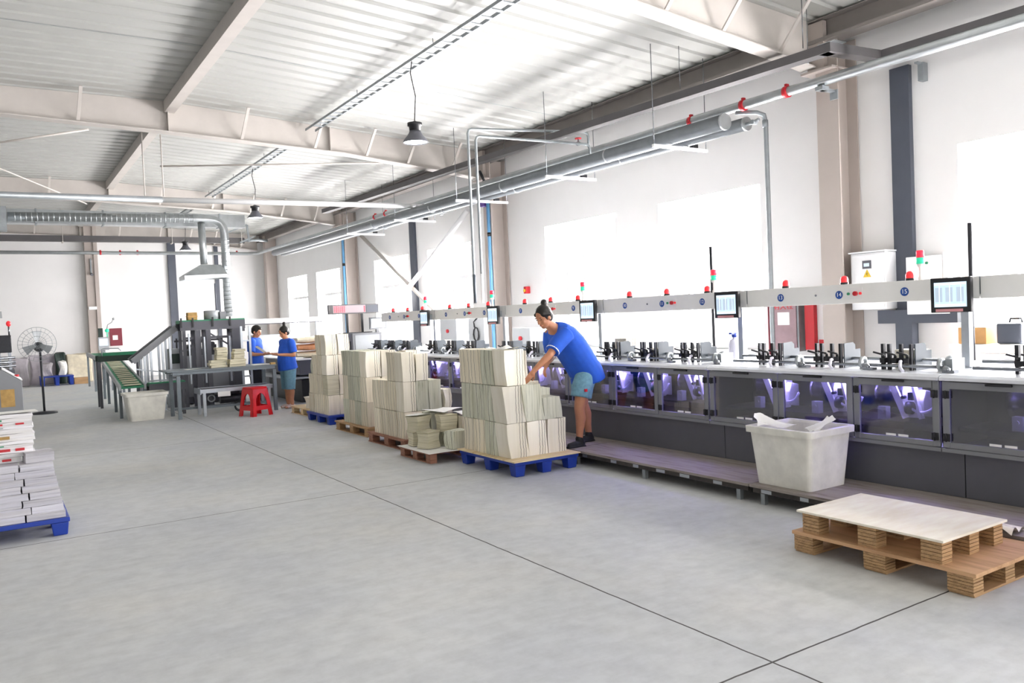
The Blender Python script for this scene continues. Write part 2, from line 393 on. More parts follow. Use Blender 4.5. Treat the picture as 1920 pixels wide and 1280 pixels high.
# purlins between the frames
for k in range(4):
    a, c = FR[k]+.012, FR[k+1]-.012
    structure(MB().box(2.57, a, 5.19, 2.73, c, 5.2).box(2.57, a, 5.2, 2.585, c, 5.385).box(2.715, a, 5.2, 2.73, c, 5.37).build('purlin', 'steel_paint'), 'long grey ridge purlin running between roof beams')
    e = MB().box(8.62, a, 4.7, 8.635, c, roof_z(8.62)-.01).box(8.5, a, 4.7, 8.62, c, 4.712).box(8.635, a, 4.7, 8.72, c, 4.712).box(8.5, a, 4.712, 8.51, c, 4.74).box(8.5, a, roof_z(8.5)-.03, 8.63, c, roof_z(8.63)-.012)
    structure(e.build('eave_beam', 'eave_grey'), 'grey eaves beam along the top of the right wall')
structure(MB().add([(x, y_, roof_z(x)-.003) for x in (XL, 2.6, 8.6) for y_ in (11.385, 11.405)], [(0, 2, 3, 1), (2, 4, 5, 3)], False).build('trim_1', 'zinc_dull'), 'thin dark lap joint across the ceiling sheets')
# flat ties between frames
for a, c in (((.0, 14.6, 4.5), (1.45, 14.5, 4.84)), ((-1.2, 17.5, 5.3), (2.1, 22.5, 4.79)), ((2.75, 16.1, 4.62), (6.9, 14.6, 4.68))):
    structure(MB().tube([a, c], .016, 6).build('tie_rod', 'steel_paint'), 'thin steel tie rod under the roof')
# far wall column and posts
structure(MB().box(2.72, 30.75, 0, 3.1, 30.999, 5.2).box(2.98, 30.7, 0, 3.1, 30.75, 5.2).build('column', 'column_paint'), 'pale boxed column on the far wall')
structure(MB().box(5.36, 30.9, 0, 5.62, 30.999, 5.0).build('wind_post', 'dark_post'), 'dark grey wall post on the far wall')
structure(MB().box(6.97, 30.93, 0, 7.1, 30.999, 4.9).build('wind_post', 'dark_post'), 'thin dark wall post behind the exhaust hood')
structure(MB().box(8.93, 5.33, 0, 8.998, 5.56, 4.25).build('wind_post', 'dark_post'), 'dark grey wall post beside the white electrical box')
structure(MB().box(8.93, 18.28, 0, 8.998, 18.55, 4.1).build('wind_post', 'dark_post'), 'dark grey wall post between the crossing braces')
structure(MB().tube([(8.75, 15.2, 3.9), (8.75, 19.6, 1.75)], .06, 10).build('wall_brace', 'pvc_white'), 'white diagonal wall brace in front of windows')
structure(MB().tube([(8.87, 21.7, 4.1), (8.87, 16.6, 1.45)], .05, 10).build('wall_brace', 'steel_paint'), 'grey diagonal wall brace crossing behind the white one')

# ------------------------------------------------------------------ light
wd = bpy.data.worlds.new('daylight'); scene.world = wd; wd.use_nodes = True
bg = wd.node_tree.nodes['Background']; bg.inputs[0].default_value = (1., .986, .985, 1); bg.inputs[1].default_value = WORLD_S
def area(name, loc, rot, sx, sy, power=None):
    l = bpy.data.lights.new(name, 'AREA'); l.shape = 'RECTANGLE'; l.size = sx; l.size_y = sy; l.color = (1, .984, .988)
    if power: l.energy = power
    else: l.cycles.is_portal = True
    o = bpy.data.objects.new(name, l); COL.objects.link(o); o.location = loc; o.rotation_euler = rot; return o
for i, (a, c) in enumerate(WIN):
    area('window_daylight', (XW+.28, (a+c)/2, (Z0+Z1)/2), (0, HALF, 0), Z1-Z0, c-a)
    area('window_daylight', (XW+.24, (a+c)/2, (Z0+Z1)/2), (0, HALF, 0), Z1-Z0, c-a, WIN_P*(.5 if i > 5 else 1))
for k in range(2):
    area('window_daylight', (XL-.15, -4.75+7.5*k, 2.1), (0, -HALF, 0), 2.2, 2.5)  # portals at the added left wall openings
area('fill_opening_portal', (5.2, YB-.1, 2.1), (HALF, 0, 0), 7.5, 4.2)  # portal guiding sky light through the added opening behind the camera
bw_ = MB().box(XL, YB-.3, 0, 1.4, YB, 5.6).box(1.4, YB-.3, 4.2, XW+.3, YB, 5.6)  # unseen opening made up here, sized for the fill from behind
structure(bw_.build('wall_back', 'wall_paint'), 'white wall behind the photographer with an added opening for fill light')
vs = scene.view_settings; vs.view_transform = 'Standard'; vs.look = 'None'; vs.exposure = EXPO; vs.gamma = 1; vs.use_curve_mapping = False
# ------------------------------------------------------------------ pipes under the roof
def clamp_ring(name, c, ax, r, m, parent):
    b = MB(); c = Vector(c); a = Vector(ax).normalized()
    b.tube([c-a*.03, c+a*.03], r*1.18, 14)
    s = Vector((0, 0, 1)); b.bar(c+s*r*1.0, c+s*(r*1.55), .03, .05)
    return b.build(name, m, parent)
pr = root('water_pipe', 'thick shiny silver pipe running along the whole right wall below the eaves', 'pipe', (8.22, 2, 4.0))
PP = [(8.22, -1.5, 4.11), (8.22, 6.4, 4.14), (8.22, 18.3, 4.19), (8.22, 29.6, 4.22), (8.15, 29.9, 4.23), (7.95, 30.1, 4.24), (3., 30.2, 4.26), (-4, 30.2, 4.27)]
MB().tube(PP, .058, 16).build('pipe', 'zinc', pr)
for y in (6.44, 7.11, 8.03, 18.3, 18.95): clamp_ring('coupling', (8.22, y, 4.14 if y < 9 else 4.19), (0, 1, 0), .06, 'red_paint', pr)
for x in (3.14, 3.74, 4.28, 7.6): clamp_ring('coupling', (x, 30.2, 4.26), (1, 0, 0), .06, 'red_paint', pr)
MB().box(8.16, 5.9, 4.03, 8.28, 6.0, 4.075).box(8.2, 5.93, 4.03, 8.45, 5.98, 4.06).box(8.43, 5.9, 3.95, 8.449, 6.0, 4.06).build('bracket', 'zinc_dull', pr)
# hanging rods over it are part of the two lagged tubes on trapeze hangers
def lagged(x, z, y0, label, r):
    p = root('lagged_pipe', label, 'pipe', (x, y0, z))
    MB().tube([(x, y0, z), (x, 17, z+.03), (x, 26.2, z+.05)], r, 18).build('pipe', 'lagging', p)
    MB().cyl((x, y0-.03, z), (x, y0, z), r*1.06, 18).build('end_cap', 'zinc', p)
    for yy in (9.3, 12.2, 15., 18.): MB().cyl((x, yy-.015, z+.005), (x, yy+.015, z+.005), r*1.04, 18).build('band', 'zinc', p)
    return p
lagged(7.78, 3.875, 7.05, 'large grey tube on trapeze bars, the one nearer the room', .098)
t_ = lagged(8.06, 3.852, 6.95, 'large grey tube on trapeze bars, the one nearer the wall', .082)
MB().tube([(8.04, 6.92, 3.84), (8.04, 6.8, 3.84), (8.04, 6.72, 3.86)], .022, 8).cyl((8.0, 6.8, 3.84), (8.08, 6.8, 3.84), .03, 8).build('drain_valve', 'zinc_dull', t_)
for k, y in enumerate((7.95, 10.4, 13.1, 16.1, 18.9)):
    z = 3.735+.004*k
    h = root('pipe_hanger', 'white trapeze bar on thin rods carrying the grey tubes, %s from the camera' % nth(k), 'hanger', (7.9, y, z), 'trapeze hangers under the grey tubes')
    xa = 7.31 if k == 2 else 7.44
    MB().box(xa-.02, y-.02, z-.02, 8.42, y+.02, z+.02).build('bar', 'pvc_white', h)
    for x in (xa, 8.4): MB().cyl((x, y, z+.021), (x, y, roof_z(x)-.004), .006, 6).build('rod', 'steel', h)
    MB().box(8.12, y-.03, z+.021, 8.22, y+.03, z+.07).build('clamp', 'black', h)
# far section: horizontal dark tray and silver crossing tube
tr = root('cable_tray', 'dark grey cable tray running under the roof beams along the right wall', 'cable tray', (7.9, 8, 4.36))
MB().bar((7.93, 5.6, 4.37), (7.42, 13.4, 4.37), .15, .1).bar((7.42, 13.4, 4.37), (7.1, 19.5, 4.37), .15, .1).build('tray', 'tray_grey', tr)
MB().bar((7.86, 5.64, 4.37), (8.75, 5.55, 4.37), .15, .1).bar((8.72, 5.62, 4.37), (8.72, -2., 4.3), .12, .1).build('branch', 'tray_grey', tr)
MB().box(7.84, 5.5, 4.421, 8.05, 5.72, 4.426).build('fitting', 'zinc', tr)
for y in (7.8, 10.9): MB().cyl((7.8, y, 4.47), (7.8, y, roof_z(7.8)-.004), .005, 6).build('rod', 'steel', tr)
MB().cyl((7.9, 5.95, 4.47), (7.9, 5.95, roof_z(7.9)-.004), .005, 6).cyl((7.98, 5.95, 4.3), (7.98, 5.95, roof_z(7.98)-.004), .004, 6).build('rod', 'steel', tr)

tb = root('crossing_pipe', 'long silver tube crossing the hall below the second roof beam', 'pipe', (4, 16, 3.9))
MB().tube([(-6, 16, 3.93), (2.74, 16, 3.99)], .055, 14).build('pipe', 'zinc_dull', tb)
MB().tube([(2.74, 16, 3.985), (8.1, 16, 4.06)], .05, 14).build('insulated_section', 'pvc_white', tb)
MB().tube([(8.1, 16, 4.06), (8.45, 16, 4.06), (8.5, 15.95, 4.04), (8.5, 15.95, 3.87)], .04, 10).build('elbow', 'zinc_dull', tb)
for x in (2.77, 2.45): MB().cyl((x, 16, 4.05), (x, 16, roof_z(x)-.19), .012, 6).build('rod', 'steel_paint', tb)
db = root('cable_tray', 'dark grey horizontal tray crossing the hall near the far wall', 'cable tray', (3, 28, 4.4))
MB().box(-8, 27.9, 4.4, 7.3, 28.1, 4.58).build('tray', 'tray_grey', db)
for x in (1.9, 5., 7.2): MB().box(x-.02, 27.87, 4.36, x+.02, 28.13, 4.4).cyl((x, 27.88, 4.4), (x, 27.88, 5.38), .008, 6).build('hanger', 'steel_paint', db)
MB().tube([(7.3, 28, 4.5), (7.75, 28, 4.52), (8.1, 28, 4.5)], .045, 10).build('pipe_end', 'zinc_dull', db)
ff = root('tray_bracket', 'steel angle bracket at the end of the far dark tray', 'bracket', (7.3, 27.7, 4.3))
MB().bar((6.6, 27.7, 4.68), (7.35, 27.7, 5.0), .05).bar((7.35, 27.7, 5.0), (7.4, 27.7, 4.42), .06).bar((7.1, 27.7, 4.4), (7.6, 27.7, 4.62), .05).build('bracket_arm', 'zinc_dull', ff)
# thin twin pipes coming down to the machine header
def twin(n, x, y, z, xe, ye, ze, label):
    p = root('air_pipe', label, 'pipe', (x, y, 1.8))
    e = .07
    MB().tube([(x, y, 1.80), (x, y, z-e), (x+e*.3, y, z-e*.3), (x+e, y, z), (xe-e, ye, ze), (xe-e*.3, ye, ze-e*.3), (xe, ye, ze-e), (xe, ye, ze-.22)], .021, 10).build('pipe', 'zinc_dull', p)
    MB().cyl((x, y, 1.80), (x, y, 2.25), .024, 10).build('sleeve', 'pvc_white' if n else 'plate_blue', p)
    vx, vy, vz = x+(xe-x)*.9, y+(ye-y)*.9, z+(ze-z)*.9
    v = MB().ell((vx, vy, vz), (.05, .035, .035)).cyl((vx, vy, vz), (vx, vy, vz+.07), .012, 8).build('valve', 'zinc_dull', p)
    MB().lathe([(0, 0), (.05, 0), (.055, .01), (.05, .02), (0, .02)], (vx, vy, vz+.07), 'z', 12).build('handwheel', 'red_paint', v)
twin(0, 6.4, 11.02, 4.53, 8.22, 10.3, 4.47, 'tall thin grey pipe dropping to the machine, the left one of the pair')
twin(1, 6.42, 10.82, 4.38, 8.0, 10.0, 4.2, 'tall thin grey pipe dropping to the machine, the right one of the pair')
d = root('drop_pipe', 'slim grey pipe dropping down the wall from the silver pipe', 'pipe', (8.5, 7.0, 1.2))
MB().tube([(8.22, 7.25, 4.08), (8.4, 7.05, 4.05), (8.48, 7.01, 4.02), (8.5, 7.0, 3.92), (8.5, 7.0, 1.2), (8.5, 7.0, 0)], .03, 12).build('pipe', 'zinc_dull', d)
MB().cyl((8.49, 7.0, 3.86), (8.49, 7.0, 3.95), .038, 12).build('coupling', 'zinc_dull', d)
for y, lb in ((14.06, 'second'), (22.16, 'third')):
    p = root('downpipe', 'light blue pipe on the '+lb+' column of the right wall', 'pipe', (8.56, y, 0))
    MB().tube([(8.56, y, 0), (8.56, y, 3.95)], .035, 10).build('pipe', 'pipe_blue', p)
    MB().cyl((8.56, y, 3.2), (8.56, y, 3.28), .0385, 10).build('clip', 'black', p)
tag(MB().box(8.5, 14.12, 3.82, 8.597, 14.3, 4.02).build('junction_box', 'purple'), 'small purple box at the top of the second column', 'box')
hb = root('cable_bundle', 'black hose with a red tip hanging at the second column head', 'cable', (8.3, 14.1, 4.1))
MB().tube([(8.4, 14.05, 4.5), (8.4, 13.98, 4.4), (8.43, 13.95, 4.3), (8.4, 14.05, 4.2), (8.37, 14.12, 4.12)], .03, 8).build('hose', 'black', hb)
MB().tube([(8.42, 13.98, 4.25), (8.43, 13.95, 4.1), (8.43, 13.97, 4.03)], .025, 8).build('tip', 'red_paint', hb)
# overhead cable ladder and pendant lamps
cl = root('cable_ladder', 'slotted white cable ladder running under the ceiling along the hall', 'cable ladder', (5, 12, 5.08))
b = MB()
SEG = [(4.6, 6.2), (6.5, 14.27), (14.57, 22.5), (22.8, 28.5)]
for a, c in SEG:
    for x in (4.92, 5.10): b.box(x-.006, a, 5.06, x+.006, c, 5.1)
y = 5.1
while y < 28.4:
    if not any(a+.05 < y < c-.2 for a, c in SEG): y += .12; continue
    b.box(4.92, y-.03, 5.062, 5.10, y+.03, 5.074); y += .24
b.build('ladder', 'zinc_dull', cl)
for k in range(9):
    yy = 6.8+2.6*k
    MB().cyl((5.0, yy, 5.105), (5.0, yy, roof_z(5.)-.003), .006, 6).build('rod', 'steel', cl)
for k, (x, y) in enumerate(((4.93, 9.9), (5.0, 18.1), (5.03, 26.))):
    z = 3.97
    p = root('pendant_lamp', 'black industrial pendant lamp hanging from the cable ladder, '+('nearest and largest', 'middle one', 'farthest and smallest')[k], 'lamp', (x, y, z), 'pendant high bay lamps')
    MB().tube([(x, y, 5.06), (x-.03, y, 4.9), (x+.03, y, 4.6), (x, y, z+.29)], .008, 6).build('cord', 'black', p)
    MB().lathe([(.02, .15), (.075, .16), (.08, .22), (.1, .225), (.1, .265), (.05, .275), (.02, .29)], (x, y, z), 'z', 20).build('driver_housing', 'black', p)
    MB().lathe([(.165, 0), (.17, .008), (.155, .04), (.11, .09), (.085, .13), (.075, .16), (.07, .155), (.1, .085), (.15, .035), (.16, .006)], (x, y, z), 'z', 28).build('lamp_shade', 'machine_dark', p)
    MB().lathe([(0, .02), (.158, .02), (.16, .012), (0, .008)], (x, y, z), 'z', 28).build('diffuser', 'lamp_glow', p)
# ------------------------------------------------------------------ ventilation at the far left
rd = root('rectangular_duct', 'square galvanised duct running across the hall in front of the far wall', 'duct', (3, 25, 4.56))
MB().box(-4, 24.8, 4.56, 6.53, 25.2, 4.93).build('duct', 'zinc', rd)
for x in (1.1, 2.7, 4.3, 5.8): MB().box(x-.02, 24.77, 4.54, x+.02, 25.23, 4.95).build('flange', 'zinc_dull', rd)
sp = root('spiral_duct', 'round spiral ventilation duct bending down to the green topped conveyor', 'duct', (5.7, 24, 1.9))
pts = [(0.45, 24, 4.62), (5.2, 24, 4.68), (5.45, 24, 4.66), (5.62, 24, 4.58), (5.7, 24, 4.44), (5.72, 24, 4.25), (5.72, 24, 1.9)]
MB().tube(pts, .115, 18).build('duct', 'zinc', sp)
rb = MB()
for k in range(36): xx = .6+4.4*k/36; rb.cyl((xx-.012, 24, 4.622+.06*k/36), (xx+.012, 24, 4.622+.06*k/36), .122, 16)
rb.build('spiral_seam', 'zinc', sp); rb = MB()
for k in range(18): zz = 2.0+2.2*k/18; rb.cyl((5.72, 24, zz-.012), (5.72, 24, zz+.012), .122, 16)
rb.build('spiral_seam', 'zinc', sp)
eb = root('duct_end', 'pale fan housing at the left end of the round duct', 'fan housing', (0.2, 24, 4.3))
MB().box(.0, 23.8, 4.25, .42, 24.2, 4.85).build('housing', 'zinc_dull', eb)
hd = root('exhaust_hood', 'flared galvanised exhaust hood hanging from a round duct drop', 'hood', (5.1, 24, 2.95))
MB().tube([(5.1, 24.0, 4.56), (5.12, 24, 3.4)], .1, 16).build('drop_duct', 'zinc', hd)
MB().add([(4.5, 23.6, 2.95), (5.65, 23.6, 3.0), (5.65, 24.4, 3.0), (4.5, 24.4, 2.95), (5.0, 23.88, 3.38), (5.55, 23.88, 3.38), (5.55, 24.12, 3.38), (5.0, 24.12, 3.38), (4.5, 23.6, 3.06), (5.65, 23.6, 3.1), (5.65, 24.4, 3.1), (4.5, 24.4, 3.06)],
  [(0, 1, 9, 8), (1, 2, 10, 9), (2, 3, 11, 10), (3, 0, 8, 11), (8, 9, 5, 4), (9, 10, 6, 5), (10, 11, 7, 6), (11, 8, 4, 7), (4, 5, 6, 7)], False).build('hood_body', 'zinc', hd)
# things on the right wall
ec = root('electrical_cabinet', 'white wall electrical cabinet with a small display and yellow warning triangle', 'electrical cabinet', (8.9, 5.76, 1.47))
MB().box(8.72, 5.54, 1.47, 8.998, 5.99, 2.14).build('housing', 'pvc_white', ec, .008)
MB().box(8.705, 5.56, 1.49, 8.718, 5.97, 2.12).build('door', 'pvc_white', ec, .004)
MB().box(8.69, 5.53, 2.143, 8.998, 6.0, 2.16).build('rain_cap', 'pvc_white', ec)
dp = MB().box(8.695, 5.71, 1.955, 8.704, 5.82, 2.05).build('display', 'machine_dark', ec); MB().box(8.692, 5.73, 1.98, 8.6945, 5.80, 2.02).build('screen', 'screen_dark', dp)
wt = MB().prism([(5.815, 1.855), (5.715, 1.855), (5.765, 1.945)], 8.7, 8.704, 'x').build('warning_sign', 'yellow', ec)
MB().prism([(5.77, 1.92), (5.757, 1.893), (5.767, 1.893), (5.758, 1.867), (5.775, 1.898), (5.763, 1.898)], 8.697, 8.6995, 'x').build('lightning_mark', 'black', wt)
e2 = root('electrical_cabinet', 'white wall cabinet with a green lamp right of the dark post', 'electrical cabinet', (8.9, 5.1, 1.47))
MB().box(8.78, 4.92, 1.4, 8.93, 5.33, 2.05).build('housing', 'pvc_white', e2, .006)
MB().cyl((8.76, 5.08, 1.97), (8.78, 5.08, 1.97), .014, 10).build('indicator', 'belt_green', e2)
MB().box(8.8, 4.86, 1.4, 8.94, 4.915, 2.08).build('side_box', 'pvc_white', e2)
wd_ = root('wall_trunking', 'dark grey flat cable trunk in an inverted T below the cabinets', 'cable trunk', (8.9, 5.4, 0))
MB().box(8.82, 4.77, 1.3, 8.925, 5.72, 1.455).box(8.82, 5.30, 0, 8.925, 5.5, 1.3).build('trunk', 'dark_post', wd_)
MB().box(8.8, 4.71, 1.3, 8.93, 4.77, 1.46).build('end_plate', 'zinc', wd_)
fc = root('fire_hydrant_cabinet', 'grey and red fire hydrant cabinet with a white notice on the wall', 'fire cabinet', (8.9, 7.1, .95))
MB().box(8.86, 6.87, .95, 8.998, 7.33, 1.66).build('housing', 'zinc_dull', fc, .004)
MB().box(8.845, 6.9, .97, 8.858, 7.3, 1.64).build('door', 'door_mauve', fc); MB().box(8.85, 7.345, .2, 8.998, 7.36, 1.66).build('edge_strip', 'maroon', fc)
MB().box(8.838, 7.0, 1.3, 8.844, 7.19, 1.47).build('notice', 'label_white', fc)
text('lettering', '消火栓', 'red_paint', .11, (8.842, 7.1, 1.55), (0, -1, 0), (0, 0, 1), fc)
fr = root('red_board', 'narrow dark red panel on the wall beside the nearest column', 'panel', (8.9, 6.76, .9))
MB().box(8.93, 6.69, .97, 8.998, 6.83, 1.68).build('panel', 'red_paint', fr)
ex = root('fire_notice', 'small red and yellow notice low on the wall behind the machine', 'notice', (8.97, 6.6, .9))
MB().box(8.98, 6.55, .95, 8.998, 6.66, 1.1).build('board', 'red_paint', ex); MB().box(8.976, 6.56, .97, 8.9795, 6.65, 1.02).build('yellow_panel', 'yellow', ex)
for x, y, z0, z1, lb in ((8.22, 4.31, 1.0, 2.31, 'beside the nearest window, rising behind the header'), (8.5, 8.02, .9, 2.42, 'in front of the wide window behind the header')):
    p = root('pole', 'slim dark pole '+lb, 'pole', (x, y, 0)); MB().cyl((x, y, .02), (x, y, z1), .022, 10).build('shaft', 'black_metal', p); MB().cyl((x, y, 0), (x, y, .02), .12, 16).build('base', 'black_metal', p)
sr = root('alarm_sounder', 'small red alarm on the wall by the second column', 'alarm', (8.9, 13.35, 2.03)); MB().box(8.9, 13.3, 2.0, 8.998, 13.4, 2.14).build('housing', 'red_paint', sr, .01)
MB().cyl((8.88, 13.35, 2.06), (8.899, 13.35, 2.06), .03, 12).build('lens', 'yellow', sr)
pb = root('pipe_bracket', 'small grey bracket fixed high on the wall right of the dark post', 'bracket', (8.95, 5.17, 4.05)); MB().box(8.9, 5.14, 4.02, 8.998, 5.2, 4.22).box(8.82, 5.15, 4.2, 8.9, 5.19, 4.22).build('bracket_body', 'zinc_dull', pb)
# bench with boxes under the nearest window
tb2 = root('side_table', 'white side table along the wall under the nearest window', 'table', (8.6, 4, 0))
MB().box(8.35, 2.9, 1.05, 8.85, 4.62, 1.09).build('table_top', 'pvc_white', tb2)
for x in (8.4, 8.8):
    for y in (2.95, 4.57): MB().box(x-.02, y-.02, 0, x+.02, y+.02, 1.05).build('leg', 'pvc_white', tb2)
c1 = root('cardboard_box', 'brown cardboard box on the side table under the nearest window', 'box', (8.6, 4.4, 1.092)); MB().box(8.42, 4.28, 1.092, 8.78, 4.56, 1.26).build('carton', 'cardboard', c1, .004); MB().box(8.42, 4.4, 1.26, 8.78, 4.44, 1.262).build('tape', 'tan', c1)
c2 = root('toolbox', 'dark case beside the cardboard box on the side table', 'case', (8.6, 4.1, 1.092)); MB().box(8.45, 3.96, 1.092, 8.75, 4.2, 1.3).build('case_body', 'dark_post', c2, .02); MB().tube([(8.6, 4.02, 1.3), (8.6, 4.03, 1.34), (8.6, 4.13, 1.34), (8.6, 4.14, 1.3)], .01, 8).build('handle', 'black', c2)
# ------------------------------------------------------------------ the long gathering machine
FX = 5.72
def arc(c, r, a0, a1, n=10, plane='yz'):
    out = []
    for i in range(n+1):
        a = a0+(a1-a0)*i/n
        out.append((c[0], c[1]+r*cos(a), c[2]+r*sin(a)) if plane == 'yz' else (c[0]+r*cos(a), c[1], c[2]+r*sin(a)))
    return out
def machine_module(n):
    Y = 3.24+2.25*n; L = 2.245; nums = [15-3*n, 14-3*n, 13-3*n]
    lab = 'grey gathering machine section below header badges %d to %d' % (nums[2], nums[0])
    if n == 4: lab = 'far end section of the grey gathering machine beside the cabinet with the red display'
    m = root('gathering_machine', lab, 'machine', (FX, Y, 0), 'sections of the gathering machine')
    for a, c in ((-.137, L-.14),):
        MB().box(FX+.05, Y+a, .151, FX+.07, Y+c, .47).build('base_panel', 'machine_dark', m)
    MB().box(FX+.08, Y+.003, .0, 7.05, Y+L, .47).build('plinth', 'machine_dark', m)
    MB().box(FX+.0, Y+.003, .472, 7.05, Y+L, .50).build('ledge', 'machine_grey', m)
    # interior
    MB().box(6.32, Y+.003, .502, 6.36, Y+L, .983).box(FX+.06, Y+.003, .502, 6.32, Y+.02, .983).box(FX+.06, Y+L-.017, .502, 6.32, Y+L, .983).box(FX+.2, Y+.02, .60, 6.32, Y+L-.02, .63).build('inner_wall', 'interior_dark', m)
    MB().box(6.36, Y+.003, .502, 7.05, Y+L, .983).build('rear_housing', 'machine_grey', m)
    # worktop
    MB().prism([(FX-.02, .99), (FX-.02, 1.012), (FX+.02, 1.03), (7.08, 1.03), (7.08, .99)], Y+.003, Y+L, 'y').build('worktop', 'worktop', m)
    ds = [(.01, .70), (.71, 1.43), (1.44, L-.01)]
    for k, (a, c) in enumerate(ds):
        a += Y; c += Y; f = MB(); z0, z1, w = .505, .985, .05
        f.box(FX, a, z0, FX+.03, a+w, z1).box(FX, c-w, z0, FX+.03, c, z1).box(FX, a+w, z0, FX+.03, c-w, z0+.04).box(FX, a+w, z1-.055, FX+.03, c-w, z1)
        d = f.build('door', 'machine_grey', m, .004)
        MB().box(FX+.012, a+w, z0+.04, FX+.018, c-w, z1-.055).build('pane', 'door_glass', d)
        side = a+.035 if k != 1 else c-.035
        for yy in ((a+.03, c-.03) if k != 1 else (c-.03, a+.03))[:1 if k == 1 else 2]:
            for zz in (.58, .89):
                MB().box(FX-.012, yy-.024, zz-.027, FX-.001, yy+.024, zz+.027).cyl((FX-.014, yy, zz-.03), (FX-.014, yy, zz+.03), .006, 6).build('hinge', 'black', d)
        yc = (a+c)/2
        MB().box(FX-.024, yc-.085, .965, FX-.002, yc+.085, .98).build('handle', 'black', d)
        MB().box(FX+.009, yc-.10, .549, FX+.0115, yc-.02, .566).box(FX+.009, yc+.0, .549, FX+.0115, yc+.08, .566).build('sticker', 'label_white', d)
        # what shows behind the door
        ym = Y+(.48, 1.10, 1.72)[k]
        dr = MB(); dr.lathe([(.02, -.2), (.13, -.2), (.135, -.19), (.135, -.1), (.12, -.09), (.12, .0), (.135, .01), (.135, .05), (.02, .05)], (6.12, ym+.16, .83), 'y', 20).build('drum', 'drum_grey', m)
        g = MB(); g.prism([(5.98, .66), (5.98, .86), (6.02, .92), (6.1, .94), (6.16, .9), (6.2, .7), (6.12, .64)], ym-.09, ym-.03, 'y'); g.prism([(5.97, .68), (5.97, .8), (6.0, .88), (6.1, .86), (6.1, .66)], ym-.21, ym-.16, 'y').build('gripper', 'machine_white', m, .006)
        MB().lathe([(.0, -.02), (.05, -.02), (.05, .02), (0, .02)], (5.95, ym-.11, .74), 'y', 16).box(5.94, ym-.14, .80, 5.97, ym-.10, .86).cyl((5.93, ym-.06, .82), (5.97, ym-.06, .82), .014, 8).build('grip_arm', 'black_metal', m)
        MB().box(5.93, ym-.24, .925, 5.98, ym-.02, .945).build('led_lamp', 'led_violet', m)
        MB().tube(arc((5.95, ym-.2, .84), .13, -pi*.15, -pi*.9, 10), .011, 8).build('hose', 'hose_white', m)
        MB().bar((5.93, ym+.02, .92), (5.95, ym-.08, .66), .025, .05).bar((5.96, ym-.14, .92), (5.96, ym-.20, .66), .05, .02).build('lever_arm', 'machine_white', m)
        MB().box(5.9, ym+.06, .64, 5.96, ym+.13, .74).cyl((5.9, ym+.095, .70), (5.89, ym+.095, .70), .015, 8).build('sensor', 'machine_light', m)
        # feeder on the worktop
        y0 = ym
        st = MB().box(5.98, y0+.13, 1.031, 6.03, y0+.14, 1.235).box(5.97, y0+.11, 1.031, 6.0, y0+.13, 1.235).build('feeder_guide', 'black_metal', m)
        MB().box(5.96, y0+.05, 1.031, 5.985, y0+.075, 1.235).build('guide_post', 'black_metal', st)
        MB().box(5.96, y0-.05, 1.031, 5.985, y0-.025, 1.235).build('guide_post', 'black_metal', st)
        MB().box(5.95, y0-.135, 1.031, 5.98, y0-.115, 1.235).build('guide_post', 'black_metal', st)
        MB().prism([(5.98, 1.031), (5.98, 1.235), (6.1, 1.24), (6.13, 1.22), (6.13, 1.18), (6.2, 1.18), (6.2, 1.031)], y0-.15, y0-.14, 'y').build('side_plate', 'plate_blue', st)
        for q in (.10, .0, -.10):
            cb = MB().box(5.93, y0+q-.02, 1.085, 6.0, y0+q+.02, 1.125).cyl((5.95, y0+q, 1.125), (5.95, y0+q, 1.15), .012, 8)
            cb.bar((5.95, y0+q, 1.15), (5.93, y0+q+.075, 1.172), .014).build('clamp_lever', 'black', st)
        MB().tube([(5.98, y0-.03, 1.10), (5.92, y0-.06, 1.10), (5.85, y0-.1, 1.06), (5.82, y0-.14, 1.035)], .013, 8).build('hose', 'hose_white', st)
        bk = Y+(.13, .78, 1.40)[k]
        MB().lathe([(.028, -.012), (.05, -.012), (.05, .012), (.028, .012), (.028, -.012)], (5.98, bk, 1.081), 'y', 14).box(5.95, bk-.012, 1.031, 6.01, bk+.012, 1.04).build('rod_bracket', 'zinc', m)
        MB().lathe([(0, 0), (.03, 0), (.03, .03), (.015, .05), (0, .05)], (5.9, bk-.08, 1.031), 'z', 10).box(5.86, bk-.16, 1.031, 5.92, bk-.11, 1.05).build('adjuster', 'steel', m)
        if n in (0, 1, 2, 3) and k != 1:
            pass
    MB().cyl((6.08, Y+.1, 1.105), (6.08, Y+2.13, 1.105), .013, 8).build('guide_rod', 'steel', m)
    MB().cyl((5.95, Y+.1, 1.065), (5.95, Y+2.13, 1.065), .013, 8).build('guide_rod', 'steel', m)
    MB().lathe([(0, -.02), (.055, -.02), (.06, 0), (.055, .02), (0, .02)], (6.02, Y+.08, 1.091), 'y', 16).box(5.93, Y+.02, 1.031, 6.1, Y+.06, 1.13).build('rod_end_block', 'zinc_dull', m)
    if n < 0: nums = [18, 17, 16]
    # overhead header
    hx = 6.3
    h = root('control_header', ('white overhead control header with badges %d, %d and %d' % tuple(nums[::-1])) if n >= 0 else 'white overhead control header cut by the right edge of the photo', 'control header', (hx, Y, 1.03), 'overhead headers of the gathering machine')
    MB().box(hx, Y+.004, 1.565, hx+.2, Y+L, 1.735).build('beam', 'machine_white', h, .004)
    MB().box(hx+.06, Y+.12, 1.031, hx+.12, Y+.18, 1.564).box(hx+.03, Y+.09, 1.031, hx+.15, Y+.21, 1.04).build('post', 'alu', h)
    MB().box(hx+.0, Y+.0, 1.60, hx+.2, Y+.003, 1.735).build('joint_plate', 'zinc_dull', h)
